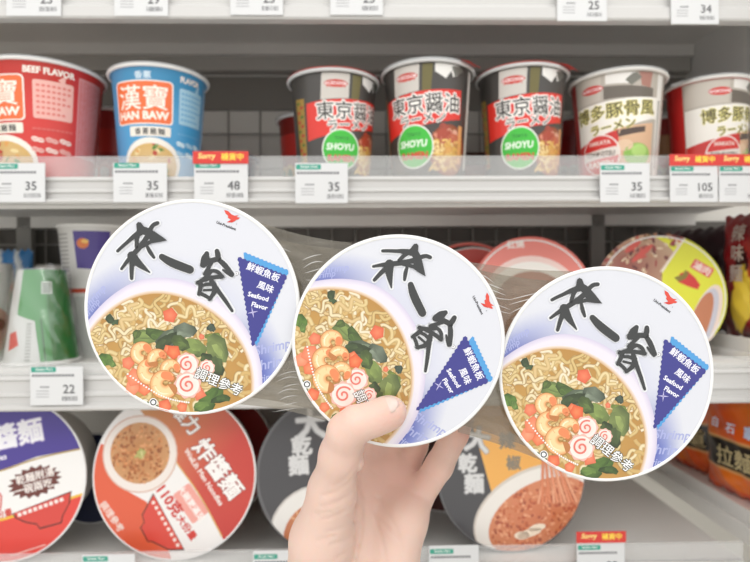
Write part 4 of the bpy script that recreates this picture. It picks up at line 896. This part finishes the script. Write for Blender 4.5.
# ---------------------------------------------------------------- the hand
def hand():
    W_ = lambda a: np.array(PD(a[0], a[1], a[2]))
    res = .00115
    lo = np.array([-.085, .255, CZ - .285]); hi = np.array([.085, .445, CZ + .0])
    n = np.ceil((hi - lo) / res).astype(int)
    X, Y_, Z_ = np.meshgrid(*[lo[i] + res * np.arange(n[i]) for i in range(3)], indexing='ij')
    X = X.astype(np.float32); Y_ = Y_.astype(np.float32); Z_ = Z_.astype(np.float32)
    def cone(a, b, ra, rb):
        A0, B0 = W_(a), W_(b); d = B0 - A0; dd = d.dot(d)
        t = np.clip(((X - A0[0]) * d[0] + (Y_ - A0[1]) * d[1] + (Z_ - A0[2]) * d[2]) / dd, 0, 1)
        return np.sqrt((X - A0[0] - t * d[0]) ** 2 + (Y_ - A0[1] - t * d[1]) ** 2 + (Z_ - A0[2] - t * d[2]) ** 2) - (ra + (rb - ra) * t) / 1000
    def smin(a, b, k):
        k /= 1000; h = np.clip(.5 + .5 * (b - a) / k, 0, 1); return b + (a - b) * h - k * h * (1 - h)
    def chain(pts, k=2.5):
        f = None
        for (a, b) in zip(pts[:-1], pts[1:]):
            c = cone(a[:3], b[:3], a[3], b[3]); f = c if f is None else smin(f, c, k)
        return f
    palm = chain([(352, 690, .372, 25), (350, 600, .362, 23), (352, 545, .360, 18), (364, 470, .374, 12)], 4)
    for p in ([(375, 690, .372, 25), (378, 600, .363, 22), (385, 540, .368, 17), (390, 468, .380, 11.5)], [(382, 600, .358, 20), (392, 560, .354, 16.5), (404, 520, .358, 15), (418, 492, .368, 11)], [(380, 560, .366, 16), (402, 482, .378, 10)]):
        palm = smin(palm, chain(p, 4), 9)
    thenar = chain([(322, 645, .362, 22), (316, 585, .350, 20), (322, 540, .338, 18.6), (333, 490, .325, 13.6), (342, 455, .3105, 12.0)], 6)
    thumb = chain([(342, 455, .3105, 12.0), (347, 432, .3010, 10.5), (357, 424, .2978, 9.7), (374, 419, .2970, 8.8), (387, 413.5, .2978, 8.8), (391, 412.0, .2981, 8.2)], 3)
    f = smin(palm, smin(thenar, thumb, 5), 6)
    fingers = [[(364, 470, .376, 11.5), (376, 425, .388, 9.8), (386, 380, .386, 8.8), (392, 345, .383, 7.8)],
               [(383, 472, .380, 10.5), (394, 425, .391, 9.2), (406, 375, .388, 8.6), (414, 335, .385, 7.6)],
               [(402, 478, .378, 9.5), (415, 446, .388, 8.6), (428, 405, .390, 8.0), (436, 365, .386, 7.4)],
               [(419, 496, .366, 9.6), (439, 466, .364, 9.0), (455, 434, .368, 8.6), (470, 400, .374, 7.6), (475, 384, .376, 6.8)]]
    for q_ in fingers: f = smin(f, chain(q_, 3), 2.2)
    # skin folds: shallow grooves running across the ball of the thumb and along the palm
    gx = (X - float(CAM.x)); dep = np.maximum(gx * fw.x + Y_ * fw.y, .1)
    PX = 375 + F * (gx * rt.x + Y_ * rt.y + (Z_ - CZ) * rt.z) / dep; PY = 281 - F * (gx * up.x + Y_ * up.y + (Z_ - CZ) * up.z) / dep
    front = (dep < .365)
    def groove(pts, depth, width):
        nonlocal f
        m = None
        for (a, b) in zip(pts[:-1], pts[1:]):
            d = np.array([b[0] - a[0], b[1] - a[1]], float); t = np.clip(((PX - a[0]) * d[0] + (PY - a[1]) * d[1]) / d.dot(d), 0, 1)
            q_ = (PX - a[0] - t * d[0]) ** 2 + (PY - a[1] - t * d[1]) ** 2; m = q_ if m is None else np.minimum(m, q_)
        f = f + front * depth / 1000 * np.exp(-m / (width * width))
    groove([(366, 450), (358, 466), (357, 484), (362, 505), (361, 530), (354, 562)], 1.5, 2.6)
    for pts in ([(322, 496), (336, 492), (350, 482), (357, 472)], [(322, 507), (338, 502), (352, 494)], [(323, 520), (340, 514), (358, 504)], [(326, 532), (342, 528), (360, 518)], [(330, 545), (344, 541), (358, 533)], [(334, 487), (346, 478), (354, 468)], [(336, 558), (348, 552), (358, 546)],
                [(316, 514), (330, 512)], [(318, 540), (334, 536)]):
        groove(pts, .75, 1.5)
    for pts in ([(362, 486), (380, 500), (396, 528), (404, 556)], [(364, 500), (376, 520), (384, 548), (386, 562)], [(372, 470), (392, 484), (414, 494), (428, 500)], [(380, 520), (398, 540)]): groove(pts, .55, 1.6)
    for pts in ([(424, 470), (438, 482)], [(345, 411), (353, 414)], [(341, 416), (350, 420)]): groove(pts, .35, 1.4)
    # surface nets
    s = f < 0; c = s[:-1, :-1, :-1].astype(np.int8); tot = np.zeros_like(c); 
    for i in (0, 1):
        for j in (0, 1):
            for k in (0, 1): tot += s[i:s.shape[0] - 1 + i, j:s.shape[1] - 1 + j, k:s.shape[2] - 1 + k].astype(np.int8)
    act = (tot > 0) & (tot < 8); idx = -np.ones(act.shape, np.int64); I, J, K_ = np.nonzero(act); idx[I, J, K_] = np.arange(len(I))
    acc = np.zeros((len(I), 3)); cnt = np.zeros(len(I)); cor = [(i, j, k) for i in (0, 1) for j in (0, 1) for k in (0, 1)]
    for a in cor:
        for ax in range(3):
            if a[ax]: continue
            b = list(a); b[ax] = 1
            fa = f[I + a[0], J + a[1], K_ + a[2]]; fb = f[I + b[0], J + b[1], K_ + b[2]]; m = (fa < 0) != (fb < 0)
            t = np.where(m, fa / np.where(m, fa - fb, 1), 0); p = np.tile(np.array(a, float), (len(I), 1)); p[:, ax] += t
            acc += p * m[:, None]; cnt += m
    V = lo + res * (np.stack([I, J, K_], 1) + acc / cnt[:, None]); faces = []
    for ax in range(3):
        b, c2 = (ax + 1) % 3, (ax + 2) % 3
        sl0 = [slice(None)] * 3; sl1 = [slice(None)] * 3; sl0[ax] = slice(0, -1); sl1[ax] = slice(1, None)
        s0, s1 = s[tuple(sl0)], s[tuple(sl1)]; E = np.stack(np.nonzero(s0 != s1), 1)
        E = E[(E[:, b] > 0) & (E[:, c2] > 0) & (E[:, b] < act.shape[b]) & (E[:, c2] < act.shape[c2])]
        ins = s0[E[:, 0], E[:, 1], E[:, 2]]
        def at(db, dc):
            q_ = E.copy(); q_[:, b] -= db; q_[:, c2] -= dc; return idx[q_[:, 0], q_[:, 1], q_[:, 2]]
        quad = np.stack([at(0, 0), at(1, 0), at(1, 1), at(0, 1)], 1); quad[~ins] = quad[~ins][:, ::-1]; faces.append(quad)
    Fq = np.concatenate(faces); Fq = Fq[(Fq >= 0).all(1)]
    g = G(); base = L('#e6c8ba')
    # skin tone: rosier towards the fingers and palm
    rel = V - np.array(CAM); dp = rel @ np.array(fw); pxs = 375 + F * (rel @ np.array(rt)) / dp; pys = 281 - F * (rel @ np.array(up)) / dp
    cols = []
    for x, y in zip(pxs, pys):
        t = math.exp(-((x - 400) / 45) ** 2 - ((y - 472) / 40) ** 2) * .5 + math.exp(-((x - 392) / 16) ** 2 - ((y - 414) / 16) ** 2) * .35 + math.exp(-((x - 465) / 18) ** 2 - ((y - 430) / 22) ** 2) * .5
        cols.append(tuple(np.array(base) + (np.array(L('#e0aa9c')) - np.array(base)) * min(1, t)))
    g.v = [tuple(v) for v in V]; g.c = cols; g.f = [tuple(int(i) for i in q_) for q_ in Fq]; g.sm = [True] * len(g.f)
    org = Vector((0, .36, CZ - .26)); g.v = [(x - org.x, y - org.y, z - org.z) for x, y, z in g.v]
    o = g.build('hand', mat('skin', None, .48, spec=.35, sss=.35, bump=.12, bscale=900), loc=org)
    sm = o.modifiers.new('smooth', 'SMOOTH'); sm.factor = .5; sm.iterations = 2
    tag(o, 'bare left hand from below gripping the centre bowl, thumb on its lid', 'hand')
    # thumb nail
    g = G(); vs = []; nu, nv = 10, 8; a0 = (374, 419, .2970, 8.8); a1 = (391, 412, .2981, 8.5)
    p0, p1 = Vector(W_(a0)), Vector(W_(a1)); ax = (p1 - p0).normalized(); toc = (CAM - p1).normalized(); sidev = ax.cross(toc).normalized(); nrm = sidev.cross(ax).normalized()
    if nrm.dot(toc) < 0: nrm = -nrm
    upish = sidev if sidev.dot(up) > 0 else -sidev
    for j in range(nv + 1):
        for i in range(nu + 1):
            u = i / nu; v = j / nv * 2 - 1; rr_ = .0089
            ang = R(32) + v * R(36) * (1 - .25 * (1 - u) ** 3 - .3 * max(0, u - .8) * 5 * abs(v)); t = .0012 + u * .0105 - .0018 * (v * v) * u
            cc = p1 - ax * .0065 + ax * t; rad_ = rr_ + .00022 - (.0016 * max(0, u - .65) / .35) ** 1
            vs.append(cc + (nrm * math.cos(ang) + upish * math.sin(ang)) * rad_ - org)
    n_ = nu + 1; g.add(vs, [(j * n_ + i, j * n_ + i + 1, (j + 1) * n_ + i + 1, (j + 1) * n_ + i) for j in range(nv) for i in range(nu)], '#ecccc0', True)
    nl = g.build('thumbnail', mat('nail', None, .35, coat=.2, sss=.2), o); so = nl.modifiers.new('thick', 'SOLIDIFY'); so.thickness = .0004; so.offset = 0
    nl['label'] = 'pale glossy thumbnail'
hand()
